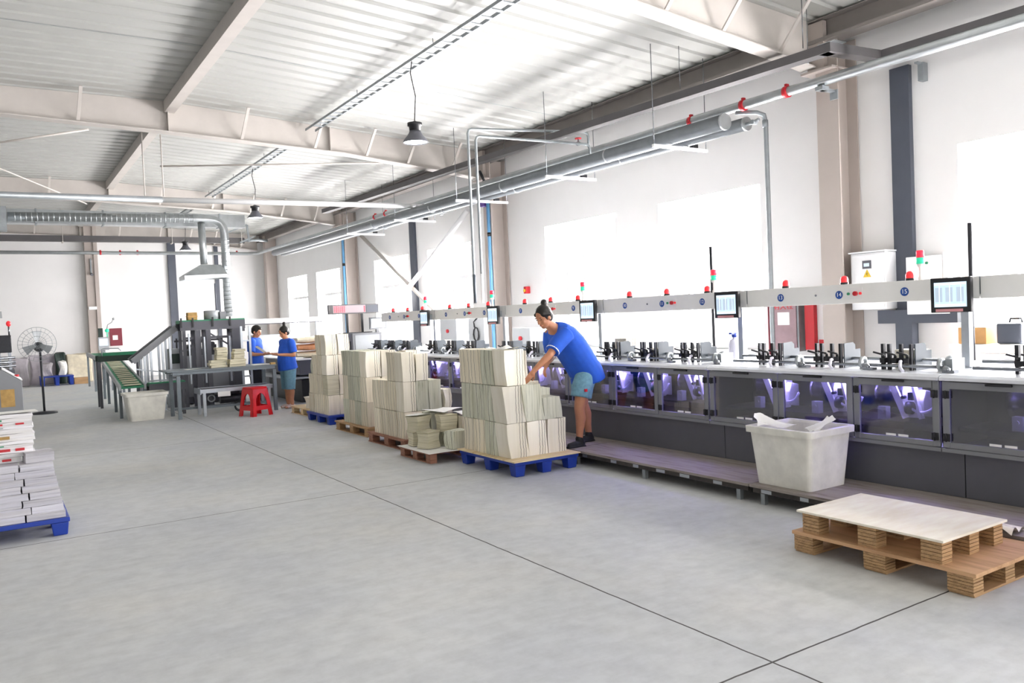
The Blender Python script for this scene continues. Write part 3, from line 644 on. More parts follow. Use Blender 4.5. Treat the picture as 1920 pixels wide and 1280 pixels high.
    for k, q in enumerate((.60, 1.21, 1.84)):
        bd = MB().cyl((hx-.004, Y+q, 1.645), (hx-.001, Y+q, 1.645), .036, 24).build('number_badge', 'badge_blue', h)
        text('number', str(nums[k]), 'text_white', .052, (hx-.0055, Y+q, 1.645), (0, -1, 0), (0, 0, 1), bd, .001)
        bc = MB().lathe([(.036, 0), (.036, .018), (.0, .018)], (hx+.08, Y+q, 1.736), 'z', 14).build('beacon', 'black', h)
        MB().lathe([(.033, .018), (.034, .045), (.026, .066), (.012, .075), (0, .077)], (hx+.08, Y+q, 1.736), 'z', 14).build('dome', 'beacon_red', bc)
    bp = MB().box(hx-.008, Y+.98, 1.60, hx-.001, Y+1.16, 1.70).build('button_panel', 'label_white', h)
    MB().cyl((hx-.03, Y+1.04, 1.65), (hx-.0085, Y+1.04, 1.65), .02, 14).build('emergency_button', 'red_paint', bp)
    MB().cyl((hx-.02, Y+.995, 1.65), (hx-.0085, Y+.995, 1.65), .012, 12).build('button', 'beacon_red', bp)
    MB().cyl((hx-.02, Y+1.11, 1.65), (hx-.0085, Y+1.11, 1.65), .012, 12).build('button', 'belt_green', bp)
    MB().box(hx-.001, Y+1.45, 1.645, hx, Y+1.452, 1.65).cyl((hx-.006, Y+1.45, 1.65), (hx-.001, Y+1.45, 1.65), .01, 8).build('screw_cap', 'steel', h)
    if n >= 0:
        where = ('largest, nearest the photographer', 'second from the photographer', 'third one, right of the bending worker', 'fourth one, left of the bending worker', 'farthest and smallest')[n]
        s = root('monitor', 'black framed touch screen hung on the header, '+where, 'screen', (6.2, Y+.15, 1.47), 'touch screens along the header')
        x = 6.17; y0, y1 = Y+.0, Y+.31; tl = .0
        MB().box(x, y0, 1.468, x+.04, y1, 1.735).build('bezel', 'black', s, .006)
        sc = MB().box(x-.002, y0+.03, 1.51, x-.0005, y1-.03, 1.70).build('screen', 'screen_glow', s)
        g = MB()
        for q in (.04, .125, .205): g.box(x-.0035, y0+.03+q, 1.545, x-.0022, y0+.03+q+.005, 1.675)
        g.box(x-.0035, y0+.035, 1.68, x-.0022, y1-.035, 1.695).box(x-.0035, y0+.04, 1.515, x-.0022, y1-.04, 1.532).build('screen_print', 'screen_light', sc)
        g = MB()
        for q in (.015, .10, .18): g.box(x-.0035, y0+.035+q, 1.55, x-.0022, y0+.03+q+.06, 1.66)
        g.build('screen_print', 'screen_dark', sc)
        MB().box(x-.002, y0+.06, 1.474, x-.0005, y1-.04, 1.495).build('label_strip', 'label_pink', s)
        MB().box(x+.04, y0+.1, 1.58, 6.297, y1-.1, 1.66).build('mount', 'zinc_dull', s)
        t = root('signal_tower', 'red and green signal tower above the header, '+('nearest the photographer', 'second from the photographer', 'third one, right of the bending worker', 'fourth, left of the bending worker', 'farthest')[n], 'signal lamp', (6.4, Y+.52, 1.74), 'signal towers on the header')
        yt = Y+.52
        MB().lathe([(.02, 0), (.02, .02), (.012, .03), (.012, .10), (.028, .11), (.028, .13), (0, .13)], (6.4, yt, 1.737), 'z', 12).build('stem', 'machine_white', t)
        MB().lathe([(0, .13), (.03, .13), (.03, .18), (0, .18)], (6.4, yt, 1.737), 'z', 14).build('green_lamp', 'tower_green', t)
        MB().lathe([(0, .181), (.03, .181), (.03, .235), (.02, .24), (0, .24)], (6.4, yt, 1.737), 'z', 14).build('red_lamp', 'tower_red', t)
    return m
for n in range(-1, 5): machine_module(n)
# sheets waiting in the feeders
for i, (n, k, hh) in enumerate(((1, 2, .235), (1, 1, .13), (0, 0, .15), (2, 1, .17), (3, 1, .17), (3, 2, .2), (4, 1, .18))):
    Y = 3.24+2.25*n+(.48, 1.10, 1.72)[k]
    o = MB().box(6.105, Y-.10, 1.031, 6.26, Y+.10, 1.031+hh).build('paper_bundle', 'bundle_white', None, .004)
    tag(o, 'small white sheet pile standing in the feeder below badge %d' % (15-3*n-k), 'paper', 'sheet piles in the feeders')
# bottle, cabinets behind the machine
b = root('spray_bottle', 'clear bottle with a blue cap standing on the machine worktop', 'bottle', (6.5, 5.85, 1.03))
MB().lathe([(0, 0), (.055, 0), (.06, .01), (.06, .16), (.045, .2), (.02, .215), (.02, .23), (0, .23)], (6.5, 5.85, 1.031), 'z', 18).build('body', 'hose_white', b)
MB().lathe([(0, .23), (.026, .23), (.026, .27), (.015, .28), (0, .28)], (6.5, 5.85, 1.031), 'z', 14).build('cap', 'blue_plastic', b); MB().box(6.44, 5.83, 1.291, 6.52, 5.87, 1.311).build('nozzle', 'blue_plastic', b)
for x, y0, y1, z0, z1, lb in ((7.3, 10.86, 11.39, 1.03, 1.37, 'low grey control box behind the feeders near the bending worker'), (7.3, 13.33, 13.98, 1.1, 1.57, 'grey electrical box with a red switch behind the far feeders')):
    c = root('control_box', lb, 'control box', (x, (y0+y1)/2, 0))
    MB().box(x, y0, z0, x+.25, y1, z1).build('housing', 'machine_light', c, .01)
    MB().box(x+.05, y0+.05, 0, x+.2, y1-.05, z0).build('stand', 'machine_grey', c)
    MB().cyl((x-.03, (y0+y1)/2, (z0+z1)/2), (x-.001, (y0+y1)/2, (z0+z1)/2), .035, 14).build('switch', 'red_paint', c)
cw = root('coiled_cable', 'coiled black cable hanging behind the far feeders', 'cable', (7.0, 12.3, 1.1))
MB().tube([(7.1, 12.25+.09*cos(a*.7)*(1+.1*sin(a)), 1.28+.12*sin(a*.7)) for a in range(28)], .012, 6).tube([(7.1, 12.3, 1.4), (7.12, 12.35, 1.5), (7.1, 12.2, 1.56)], .012, 6).build('loop', 'black', cw)
MB().box(7.12, 12.0, 1.031, 7.2, 12.55, 1.56).build('panel', 'machine_light', cw)
# wooden walkway
for k, (a, c) in enumerate(((.6, 2.02), (2.03, 4.45), (4.46, 6.9), (6.91, 8.6))):
    w = root('walkway', 'low wooden walkway board along the machine, '+('out at the photo edge behind the wooden pallets', 'the one below the white bin', 'between the white bin and the bending worker', 'the one under the bending worker')[k], 'walkway', (5.4, (a+c)/2, 0), 'walkway boards along the machine')
    MB().box(5.06, a, .128, 5.765, c, .15).build('deck', 'walk_board', w)
    MB().box(5.08, a+.02, .085, 5.11, c-.02, .127).box(5.6, a+.02, .085, 5.63, c-.02, .127).build('rail', 'walk_rail', w)
    for y in (a+.12, (a+c)/2+.05, c-.12):
        for x in (5.095, 5.6): MB().box(x-.02, y-.02, 0, x+.02, y+.02, .085).build('leg', 'zinc_dull', w)
    y = a+.3
    while y < c-.2: MB().box(5.0785, y, .09, 5.0795, y+.07+.05*rnd.random(), .118).build('tape_scrap', 'zinc', w); y += .3+.2*rnd.random()
# ------------------------------------------------------------------ bundles of folded sheets
def bundle_mb(w, d, h, seed, lean=(0, 0), bow=(.012, .012), pinch=0., rough=.004, nz=7, flare=0.):
    """a block of sheets with softly curved sides, base centred on the origin"""
    r = random.Random(seed); ph = [r.uniform(0, 6.28) for _ in range(6)]
    def P(u, v, t):   # u, v in -1..1, t in 0..1
        b = sin(pi*t); s = 1-pinch*b+flare*t*t
        x = u*w/2*s+bow[0]*b*(1 if ph[0] > 3 else -1)+lean[0]*t+rough*sin(ph[1]+t*5+v*2)
        y = v*d/2*s+bow[1]*b*(1 if ph[2] > 3 else -1)+lean[1]*t+rough*sin(ph[3]+t*4+u*2)
        z = h*t+(rough*1.2*sin(ph[4]+u*2.5+v*1.7) if t > .99 else 0)
        return (x, y, z)
    m = MB(); k = 4
    m.grid(lambda a, t: P(2*a-1, -1, t), k, nz, False).grid(lambda a, t: P(1, 2*a-1, t), k, nz, False)
    m.grid(lambda a, t: P(1-2*a, 1, t), k, nz, False).grid(lambda a, t: P(-1, 1-2*a, t), k, nz, False)
    m.grid(lambda a, b: P(2*a-1, 2*b-1, 1), k, k, False).grid(lambda a, b: P(2*a-1, 1-2*b, 0), k, k, False)
    return m
def place(mb, loc, rz=0., tilt=0.):
    R = Matrix.Rotation(rz, 3, 'Z') @ Matrix.Rotation(tilt, 3, 'Y'); l = Vector(loc)
    mb.v = [R @ p+l for p in mb.v]; return mb
ROWS = ['front row', 'second row', 'third row', 'back row']
def stack(pal, x0, y0, wx, wy, layers, grp, seed, mats=('bundle_paper',)):
    z = layers[0]['z']
    for li, L in enumerate(layers):
        lname = L['n']
        for (i, j), opt in L['c'].items():
            h = opt.get('h', L['h']); s = seed+li*37+i*7+j*3; r = random.Random(s)
            g = r.uniform(.008, .014)
            mb = bundle_mb(wx-g, wy-g, h-.003, s, (opt.get('lx', r.uniform(-.012, .008)), opt.get('ly', r.uniform(-.006, .006))), (r.uniform(.002, .009), r.uniform(.0, .007)), 0, .0022)
            loc = (x0+wx*(i+.5)+opt.get('dx', r.uniform(-.003, .003)), y0+wy*(j+.5)+r.uniform(-.002, .002), L['z'])
            o = place(mb, loc).build('paper_bundle', opt.get('m', mats[r.randrange(len(mats))]))
            cname = ('aisle side', 'middle' if L.get('nx', 3) == 3 else 'machine side', 'machine side')[i]
            tag(o, 'cream bundle in the %s layer on the %s, %s, %s' % (lname, pal, ROWS[j], cname), 'paper bundle', grp)
def cells(nx, ny, skip=(), **over):
    d = {(i, j): {} for i in range(nx) for j in range(ny) if (i, j) not in skip}
    return d
def plastic_pallet(label, x0, y0, x1, y1, h=.145, board=False, parts=(3, 3), group='blue plastic pallets'):
    p = root('plastic_pallet', label, 'pallet', ((x0+x1)/2, (y0+y1)/2, 0), group)
    m = MB().box(x0, y0, h-.035, x1, y1, h)
    d = m.build('deck', 'blue_plastic', p, .006)
    for i in range(parts[0]):
        for j in range(parts[1]):
            cx = x0+.07+(x1-x0-.14)*i/(parts[0]-1); cy = y0+.07+(y1-y0-.14)*j/(parts[1]-1)
            f = MB(); b = f.add([(cx+a*.05, cy+c*.05, 0) for a, c in ((-1, -1), (1, -1), (1, 1), (-1, 1))]+[(cx+a*.062, cy+c*.062, h-.036) for a, c in ((-1, -1), (1, -1), (1, 1), (-1, 1))], [(3, 2, 1, 0), (4, 5, 6, 7), (0, 1, 5, 4), (1, 2, 6, 5), (2, 3, 7, 6), (3, 0, 4, 7)], False)
            f.build('foot', 'blue_plastic', p, .008)
    return p
def wood_pallet(label, x0, y0, x1, y1, top, blocks, m='pallet_wood', bm=None, t=.022, z=0., runners=True, group='wooden pallets', nx=3, ny=3, bw=.1):
    p = root('wooden_pallet', label, 'pallet', ((x0+x1)/2, (y0+y1)/2, z), group)
    MB().box(x0, y0, top-t, x1, y1, top).build('deck', bm or m, p, .002)
    zb = z
    if runners:
        for i in range(nx):
            cx = x0+.06+(x1-x0-.12)*i/(nx-1); MB().box(cx-bw/2, y0+.01, z, cx+bw/2, y1-.01, z+.012).build('runner', m, p)
        zb = z+.0125
    for i in range(nx):
        for j in range(ny):
            cx = x0+.02+bw/2+(x1-x0-.04-bw)*i/(nx-1); cy = y0+.01+bw*.65+(y1-y0-.02-bw*1.3)*j/(ny-1)
            MB().box(cx-bw/2, cy-bw*.65, zb, cx+bw/2, cy+bw*.65, top-t-.0005).build('block', m, p, .003)
    return p
# --- first pallet: blue with a board
plastic_pallet('blue plastic pallet under the nearest tall stack, in front of the bending worker', 4.21, 6.62, 4.99, 7.74, .148)
pb_ = MB().box(4.19, 6.60, .1485, 5.0, 7.76, .16).build('plywood_board', 'plywood'); tag(pb_, 'thin plywood board lying on the nearest blue pallet of the row', 'board')
L = []
c = cells(3, 4); c[(0, 0)] = {'lx': -.035, 'dx': .01, 'm': 'bundle_white'}; c[(1, 0)] = {'lx': -.02, 'm': 'bundle_white'}; c[(2, 0)] = {'m': 'bundle_white'}; c[(0, 1)] = {'m': 'bundle_green'}
L.append(dict(n='bottom', z=.161, h=.35, c=c))
c = cells(3, 4, skip=((2, 3), (1, 3))); c[(0, 0)] = {'lx': -.045, 'dx': -.015, 'm': 'bundle_white', 'h': .36}; c[(1, 0)] = {'lx': -.05, 'dx': -.02, 'm': 'bundle_green', 'h': .375}; c[(2, 0)] = {'h': .225, 'dx': -.03, 'lx': -.02, 'm': 'bundle_green'}; c[(2, 1)] = {'h': .3}; c[(0, 1)] = {'m': 'bundle_green'}
L.append(dict(n='second', z=.512, h=.355, c=c))
c = {(0, j): {'dx': -.01} for j in range(4)}; c[(0, 0)] = {'lx': -.02, 'dx': .0, 'm': 'bundle_white'}; c[(0, 1)] = {'m': 'bundle_green', 'dx': -.01}; c[(1, 1)] = {'h': .33, 'm': 'bundle_white', 'dx': -.05}
L.append(dict(n='third', z=.889, h=.36, c=c))
for k, v in L[2]['c'].items(): v.setdefault('dx', 0)
for k, v in L[1]['c'].items():
    if k[0] == 0 or k == (1, 1): v['h'] = .375
stack('first blue pallet', 4.25, 6.77, .235, .236, L, 'cream bundles on the nearest blue pallet', 11, ('bundle_paper', 'bundle_paper', 'bundle_green'))
ls = MB().grid(lambda u, v: (4.27+.2*u, 6.85+.22*v, 1.252+.02*sin(u*5)*sin(v*4)+.02*u), 8, 8); tag(ls.build('loose_sheet', 'sheet_white'), 'curled white loose sheet on top of the nearest tall stack', 'paper')
# --- second pallet: low and messy
wood_pallet('low wooden pallet with white sheets, between the first and third stacks', 3.93, 7.93, 4.55, 8.72, .118, 9, 'pallet_red', t=.02, nx=2, ny=3, group=None, bw=.085)
def sheet(x0, y0, x1, y1, z, label, seed, rz=0., amp=.006):
    r = random.Random(seed); a, b, p, q = [r.uniform(2, 5) for _ in range(4)]; cx, cy = (x0+x1)/2, (y0+y1)/2
    def f(u, v):
        x, y = (u-.5)*(x1-x0), (v-.5)*(y1-y0)
        return (cx+x*cos(rz)-y*sin(rz), cy+x*sin(rz)+y*cos(rz), z+amp*(1+sin(a*u+p)*sin(b*v+q)))
    m = MB().grid(f, 8, 8); n0 = len(m.v); k = list(m.v)
    m.add([p-Vector((0, 0, .0012)) for p in k], [tuple(reversed(f_)) for f_ in list(m.f)], True)
    return tag(m.build('paper_sheet', 'sheet_white', recalc=False), label, 'paper')
sheet(3.90, 7.86, 4.40, 8.7, .1205, 'large white sheet covering the low second pallet', 3, .0, .001)
sheet(4.08, 7.82, 4.45, 8.05, .1255, 'white sheet with a turned corner at the front of the low pallet', 5, -.12, .001)
for x, y, z, w, d, h, rz, pin, mt, lb in (
  (4.09, 8.24, .13, .19, .18, .195, .3, .10, 'flat_cream', 'squat pinched bundle at the front middle of the low pallet'),
  (4.31, 7.97, .13, .2, .17, .2, .1, -.03, 'bundle_green', 'green grey bundle with a flared top at the low pallet corner'),
  (4.10, 8.53, .13, .2, .19, .165, -.1, .08, 'flat_cream', 'lower bundle of the back pile at the aisle end of the low pallet'),
  (4.11, 8.52, .297, .21, .2, .17, .25, .14, 'flat_cream', 'upper curled bundle of the back pile at the aisle end of the low pallet'),
  (4.36, 8.3, .13, .2, .2, .16, .1, .03, 'bundle_green', 'hidden lower bundle in the middle of the low pallet'),
  (4.355, 8.3, .292, .2, .19, .19, -.2, .06, 'flat_cream', 'flat stacked bundle raised in the middle of the low pallet'),
  (4.50, 8.2, .13, .1, .2, .33, 0, .0, 'bundle_paper', 'upright bundle at the machine side of the low pallet'),
  (4.36, 8.58, .13, .22, .2, .36, .05, .03, 'bundle_green', 'tall grey green bundle at the back of the low pallet')):
    o = place(bundle_mb(w, d, h, int(x*1000+y*10), (0, 0), (.006, .006), pin, .004, flare=.08 if pin > .05 else .05), (x, y, z), rz).build('paper_bundle', mt); tag(o, 'cream '+lb if 'green' not in lb else lb, 'paper bundle', 'bundles on the low pallet')
sheet(4.24, 8.28, 4.6, 8.66, .505, 'white sheet draped over the back bundles of the low pallet', 9, .3, .014)
sheet(4.44, 8.1, 4.62, 8.36, .475, 'crumpled white sheet at the machine side of the low pallet', 12, .1, .016)
sheet(4.0, 8.43, 4.2, 8.62, .476, 'white sheet on the curled bundle of the low pallet', 14, .3, .007)
# --- third pallet
wood_pallet('reddish wooden pallet under the third stack, behind the low pallet', 4.1, 8.93, 4.85, 10.08, .13, 9, 'pallet_red', t=.02, nx=3)
L = [dict(n='bottom', z=.131, h=.33, c=cells(3, 4), nx=3)]
c = cells(3, 4); c[(1, 0)] = {'m': 'bundle_green'}; c[(2, 0)] = {'m': 'bundle_green'}; c[(0, 0)] = {'m': 'bundle_white'}
L.append(dict(n='second', z=.463, h=.37, c=c))
L.append(dict(n='third', z=.835, h=.36, c={(0, 0): {'m': 'bundle_white'}, (0, 1): {}, (1, 1): {'m': 'bundle_white', 'h': .37}, (1, 0): {'m': 'bundle_white', 'h': .33}}))
stack('third pallet', 4.15, 9.0, .178, .236, L, 'cream bundles on the third pallet', 211)
o = place(bundle_mb(.1, .2, .24, 77), (4.755, 9.1, .46)).build('paper_bundle', 'bundle_white'); tag(o, 'small white bundle standing at the machine side of the third pallet', 'paper bundle')
o = place(bundle_mb(.12, .2, .328, 78), (4.755, 9.1, .131)).build('paper_bundle', 'bundle_paper'); tag(o, 'narrow cream bundle below the small white one on the third pallet', 'paper bundle')
# --- fourth pallet
wood_pallet('brown wooden pallet under the fourth stack', 4.22, 10.38, 4.98, 11.62, .13, 9, 'pallet_wood', t=.02, nx=3)
L = [dict(n='bottom', z=.131, h=.34, c=cells(2, 4), nx=2), dict(n='second', z=.472, h=.345, c=cells(2, 4), nx=2), dict(n='third', z=.818, h=.36, c=cells(2, 4), nx=2)]
L[2]['c'][(0, 0)] = {'m': 'bundle_white'}; L[2]['c'][(1, 0)] = {'m': 'bundle_white'}
stack('fourth pallet', 4.28, 10.45, .225, .236, L, 'cream bundles on the fourth pallet', 411, ('bundle_paper', 'bundle_green', 'bundle_paper'))
# --- fifth pallet
plastic_pallet('blue plastic pallet under the fifth and tallest stack', 4.3, 12.1, 5.0, 13.15, .145)
L = [dict(n='bottom', z=.146, h=.31, c=cells(2, 4), nx=2), dict(n='second', z=.457, h=.315, c=cells(2, 4), nx=2), dict(n='third', z=.773, h=.315, c=cells(2, 3), nx=2), dict(n='top', z=1.089, h=.32, c=cells(2, 2), nx=2)]
L[1]['c'][(0, 0)] = {'m': 'flat_cream'}; L[2]['c'][(0, 0)] = {'m': 'bundle_white'}; L[3]['c'][(0, 0)] = {'m': 'bundle_white'}; L[3]['c'][(1, 0)] = {'m': 'bundle_white'}
stack('fifth pallet', 4.34, 12.2, .2, .226, L, 'cream bundles on the fifth pallet', 611)
o = place(bundle_mb(.13, .2, .3, 91, (.03, 0)), (4.47, 13.02, .774)).build('paper_bundle', 'bundle_green'); tag(o, 'narrow grey green bundle at the far end of the fifth stack', 'paper bundle')
# --- sixth pallet
wood_pallet('pale wooden pallet at the far end of the row beside the standing woman', 4.45, 13.35, 5.1, 14.5, .125, 9, 'plywood', t=.02, nx=2, group=None)
o = place(bundle_mb(.22, .3, .2, 95, (.0, 0), flare=.2), (4.62, 13.66, .126)).build('paper_bundle', 'bundle_white'); tag(o, 'blue white flared bundle on the pale pallet farthest in the row', 'paper bundle')
# ------------------------------------------------------------------ two wooden pallets at the right
def block_pallet(name, label, x0, y0, x1, y1, z, top, t, bm, xs, ys, bw, bd, runner):
    p = root(name, label, 'pallet', ((x0+x1)/2, (y0+y1)/2, z))
    MB().box(x0, y0, top-t, x1, y1, top).build('deck', bm, p, .002)
    zb = z
    if runner:
        for y in ys: MB().box(x0+.02, y-bd/2, z, x1-.02, y+bd/2, z+.013).build('runner', 'pallet_wood', p, .002)
        zb = z+.0135
    for x in xs:
        for y in ys:
            b = MB(); k = 6; hh = (top-t-.0005-zb)/k
            for q in range(k): e = rnd.uniform(-.002, .002); b.box(x-bw/2+e, y-bd/2+e, zb+hh*q, x+bw/2+e, y+bd/2+e, zb+hh*(q+.84)); 
            b.box(x-bw/2+.012, y-bd/2+.012, zb, x+bw/2-.012, y+bd/2-.012, zb+hh*k)
            b.build('block', 'pallet_wood', p)
block_pallet('wooden_pallet', 'lower wooden pallet on the floor at the right, orange brown deck', 4.25, 2.24, 5.03, 3.4, 0, .135, .022, 'plywood_orange', (4.31, 4.64, 4.97), (2.33, 2.83, 3.32), .1, .14, True)
block_pallet('wooden_pallet', 'upper wooden pallet with a pale plywood top, resting on the lower one', 4.25, 2.41, 4.93, 3.36, .1355, .275, .014, 'board_pale', (4.32, 4.6, 4.86), (2.49, 2.88, 3.27), .1, .12, False)
st = MB()
for k in range(7):
    x, y = 4.45+.4*rnd.random(), 2.46+.16*rnd.random(); st.box(x, y, .2752, x+.015+.04*rnd.random(), y+.008, .2756)
pw = MB().grid(lambda u, v: (5.035+.17*u, 2.44+.3*v, .152+.05*abs(sin(u*6+v*3))*(1-u*.5)+.05*(1-u)*v), 10, 12); tag(pw.build('plastic_wrap', 'wrap'), 'crumpled clear plastic wrap beside the upper wooden pallet', 'plastic wrap')
# ------------------------------------------------------------------ plastic bins
def bin_(label, bx0, by0, bx1, by1, z0, z1, grow, inner='bin_white'):
    p = root('plastic_bin', label, 'bin', ((bx0+bx1)/2, (by0+by1)/2, z0))
    def ring(g, z, rr=.04, n=5):
        x0, x1, y0, y1 = bx0-g, bx1+g, by0-g, by1+g; o = []
        for cx, cy, a0 in ((x1-rr, y1-rr, 0), (x0+rr, y1-rr, HALF), (x0+rr, y0+rr, pi), (x1-rr, y0+rr, 1.5*pi)):
            for k in range(n+1): a = a0+HALF*k/n; o.append((cx+rr*cos(a), cy+rr*sin(a), z))
        return o
    prof = [(0, z0), (grow*.9, z1-.06), (grow*.9, z1-.055), (grow+.022, z1-.05), (grow+.024, z1-.004), (grow+.02, z1), (grow-.006, z1), (grow-.012, z1-.02), (-.01, z0+.012)]
    rings = [ring(g, z) for g, z in prof]; n = len(rings[0]); m = MB(); vs = [q for r_ in rings for q in r_]; fs = []
    for i in range(len(rings)-1):
        for j in range(n): fs.append((i*n+j, i*n+(j+1) % n, (i+1)*n+(j+1) % n, (i+1)*n+j))
    fs += [tuple(reversed(range(n))), tuple(range((len(rings)-1)*n, len(rings)*n))]
    m.add(vs, fs, False); m.build('shell', inner, p); return p
bn = bin_('dirty white plastic bin with paper scraps standing on the walkway', 5.14, 3.93, 5.58, 4.44, .152, .62, .04)
for cs, lb in ((((5.12, 4.40, .615), (5.40, 4.24, .60), (5.13, 4.44, .73), (5.3, 4.36, .64)), 'peaked white paper scrap at the back corner of the white bin'), (((5.2, 3.9, .60), (5.44, 4.2, .57), (5.40, 3.88, .70), (5.55, 4.06, .68)), 'white paper scrap leaning at the front rim of the white bin'), (((5.15, 3.98, .52), (5.5, 3.98, .53), (5.15, 4.4, .54), (5.5, 4.38, .5)), 'flat white paper scraps inside the white bin')):
    A_, B_, C_, D_ = [Vector(q) for q in cs]
    m = MB().grid(lambda u, v: A_.lerp(B_, u).lerp(C_.lerp(D_, u), v)+Vector((.012*sin(v*7+u*3), .012*sin(u*6), .014*sin(u*8+v*5))), 10, 10)
    tag(m.build('paper_scrap', 'sheet_white'), lb, 'paper')
rub = MB().box(5.17, 3.96, .166, 5.55, 4.41, .47); tag(rub.build('waste_paper', 'scrap_fill'), 'heap of waste paper filling the white bin', 'waste paper', None, 'stuff')
bin_('white plastic bin standing beside the low conveyor, far left', 1.95, 15.62, 2.5, 16.1, 0, .49, .06)
# ------------------------------------------------------------------ stacked paper at the left edge
plastic_pallet('bright blue plastic pallet at the left edge under white paper bricks', -.72, 7.33, .43, 8.13, .14, group=None)
sm_ = MB().box(-.2, 7.45, .1402, -.1, 7.6, .1405)
z = .142
for r_ in range(8):
    inset = .0065*r_; off = (0, .05, .0, .06, .02, .05, .0, .04)[r_]; hh = .056
    xr = .405-inset*1.4
    for j, y in enumerate((7.36, 7.60)):
        x = xr
        for i, w in enumerate((.275-off, .245, .25)):
            if r_ == 7 and (j == 1 or i > 1): x -= w; continue
            q = random.Random(r_*10+j*4+i); o = place(bundle_mb(w-.007, .225, hh-.0015, r_*31+i*7+j, (0, 0), (.002, .002), 0, .0012, 3), (x-w/2+q.uniform(-.002, .002), y+inset+.11+q.uniform(-.006, .006), z)).build('paper_brick', 'flat_paper')
            tag(o, 'pale grey paper brick, %s course above the left pallet, %s from the aisle, %s' % (nth(r_), nth(i), 'front' if j == 0 else 'behind'), 'paper stack', 'paper bricks on the left pallet'); x -= w
    z += hh
ztop = z
o = place(bundle_mb(.2, .2, .075, 5, (0, 0), (.002, .002), 0, .003, 3), (.245, 7.56, ztop-.0), .1).build('paper_brick', 'flat_paper'); tag(o, 'short paper pile with a white top sheet beside the magazines at the left edge', 'paper stack')
z = ztop-.055; cols = ['red_paint', 'tan', 'red_paint', 'belt_green', 'red_paint', 'tan', 'red_paint', 'machine_light', 'red_paint', 'belt_green', 'tan']
z = ztop+.001
for k in range(11):
    hh = (.045, .03, .05, .02, .025, .06, .04, .02, .035, .03, .03)[k]; q = random.Random(k)
    x1 = .13 if k == 0 else .225; x0 = x1-.30; dy = q.uniform(-.012, .012)
    x0 += q.uniform(-.01, .01); x1 += q.uniform(-.01, .01)
    p = place(bundle_mb(x1-x0, .26, hh-.0015, 300+k, (0, 0), (.002, .002), 0, .002, 3), ((x0+x1)/2, 7.72+dy, z), q.uniform(-.03, .03)).build('magazine_pile', 'flat_white')
    tag(p, 'thin white pile of magazines with coloured spines, %s from the bottom' % nth(k), 'magazines', 'magazine piles at the left edge')
    if k in (0, 2, 3, 5, 7, 8, 9):
        yf = 7.72+dy-.136
        for s_ in range(1 if k % 2 else 2):
            a = x0+.02+.12*s_+.03*q.random(); MB().box(a, yf-.004, z+hh*.3, a+.05+.04*q.random(), yf+.02, z+hh*.7).build('spine_mark', cols[k], p)
    z += hh
sheet(-.08, 7.58, .26, 7.86, z+.003, 'white cover sheet on top of the magazine pile at the left edge', 31, .05, .004)
# ------------------------------------------------------------------ people
def finish(o, voxel, smooth=6, fac=.5):
    md = o.modifiers.new('r', 'REMESH'); md.mode = 'VOXEL'; md.voxel_size = voxel; md.use_smooth_shade = True
    if smooth: ms = o.modifiers.new('s', 'SMOOTH'); ms.iterations = smooth; ms.factor = fac
    bpy.context.view_layer.update()
    me = bpy.data.meshes.new_from_object(o.evaluated_get(bpy.context.evaluated_depsgraph_get()))
    mats = list(o.data.materials); o.modifiers.clear(); o.data = me; me.materials.clear()
    for m_ in mats: me.materials.append(m_)
    for p in me.polygons: p.use_smooth = True; p.material_index = 0
    return o
def capsule(m, a, b, ra, rb, n=14):
    a, b = Vector(a), Vector(b); m.tube([a, b], [ra, rb], n); m.ell(a, (ra,)*3, n, 8); m.ell(b, (rb,)*3, n, 8); return m
def chain(m, pts, rs):
    for a, b, ra, rb in zip(pts, pts[1:], rs, rs[1:]): capsule(m, a, b, ra, rb)
    return m
def loft(m, rings, lat, n=20):
    """rings: (centre, half width along lat, half depth); flat ends"""
    lat = Vector(lat).normalized(); vs = []; k = len(rings); C = [Vector(r[0]) for r in rings]
    for i, (c, w, d) in enumerate(rings):
        t = (C[min(i+1, k-1)]-C[max(i-1, 0)]).normalized(); f = lat.cross(t).normalized(); l2 = t.cross(f)
        vs += [C[i]+l2*w*cos(2*pi*j/n)+f*d*sin(2*pi*j/n) for j in range(n)]
    fs = [(i*n+j, i*n+(j+1) % n, (i+1)*n+(j+1) % n, (i+1)*n+j) for i in range(k-1) for j in range(n)]
    return m.add(vs, fs+[tuple(reversed(range(n))), tuple(range((k-1)*n, k*n))], True)
def hand(m, wrist, direc, palm_n, thumb_side, curl=.5, s=1.):
    """palm, five separate fingers bending towards palm_n"""
    d = Vector(direc).normalized(); pn = Vector(palm_n); pn = (pn-d*pn.dot(d)).normalized(); sd = d.cross(pn)*thumb_side; w = Vector(wrist)
    capsule(m, w, w+d*.03*s, .024*s, .026*s)
    for q in (-1.2, -.4, .4, 1.2): capsule(m, w+d*.025*s+sd*q*.012*s, w+d*.085*s+sd*q*.0185*s, .014*s, .0115*s)
    for q, L in ((1.3, .066), (.43, .074), (-.43, .068), (-1.25, .052)):
        p = w+d*.088*s+sd*q*.0185*s; dr = d.copy(); r = .0092*s
        for seg, c in ((.46, .55), (.32, .9), (.22, .7)):
            dr = (dr*cos(c*curl)+pn*sin(c*curl)).normalized(); e = p+dr*L*seg*s; capsule(m, p, e, r, r*.93, 8); p = e; r *= .93
    p = w+d*.025*s+sd*.024*s; e = p+(d*.6+sd*.75+pn*.25).normalized()*.042*s; capsule(m, p, e, .013*s, .0105*s, 8); e2 = e+(d*.85+sd*.25+pn*.35).normalized()*.032*s; capsule(m, e, e2, .0105*s, .0085*s, 8)
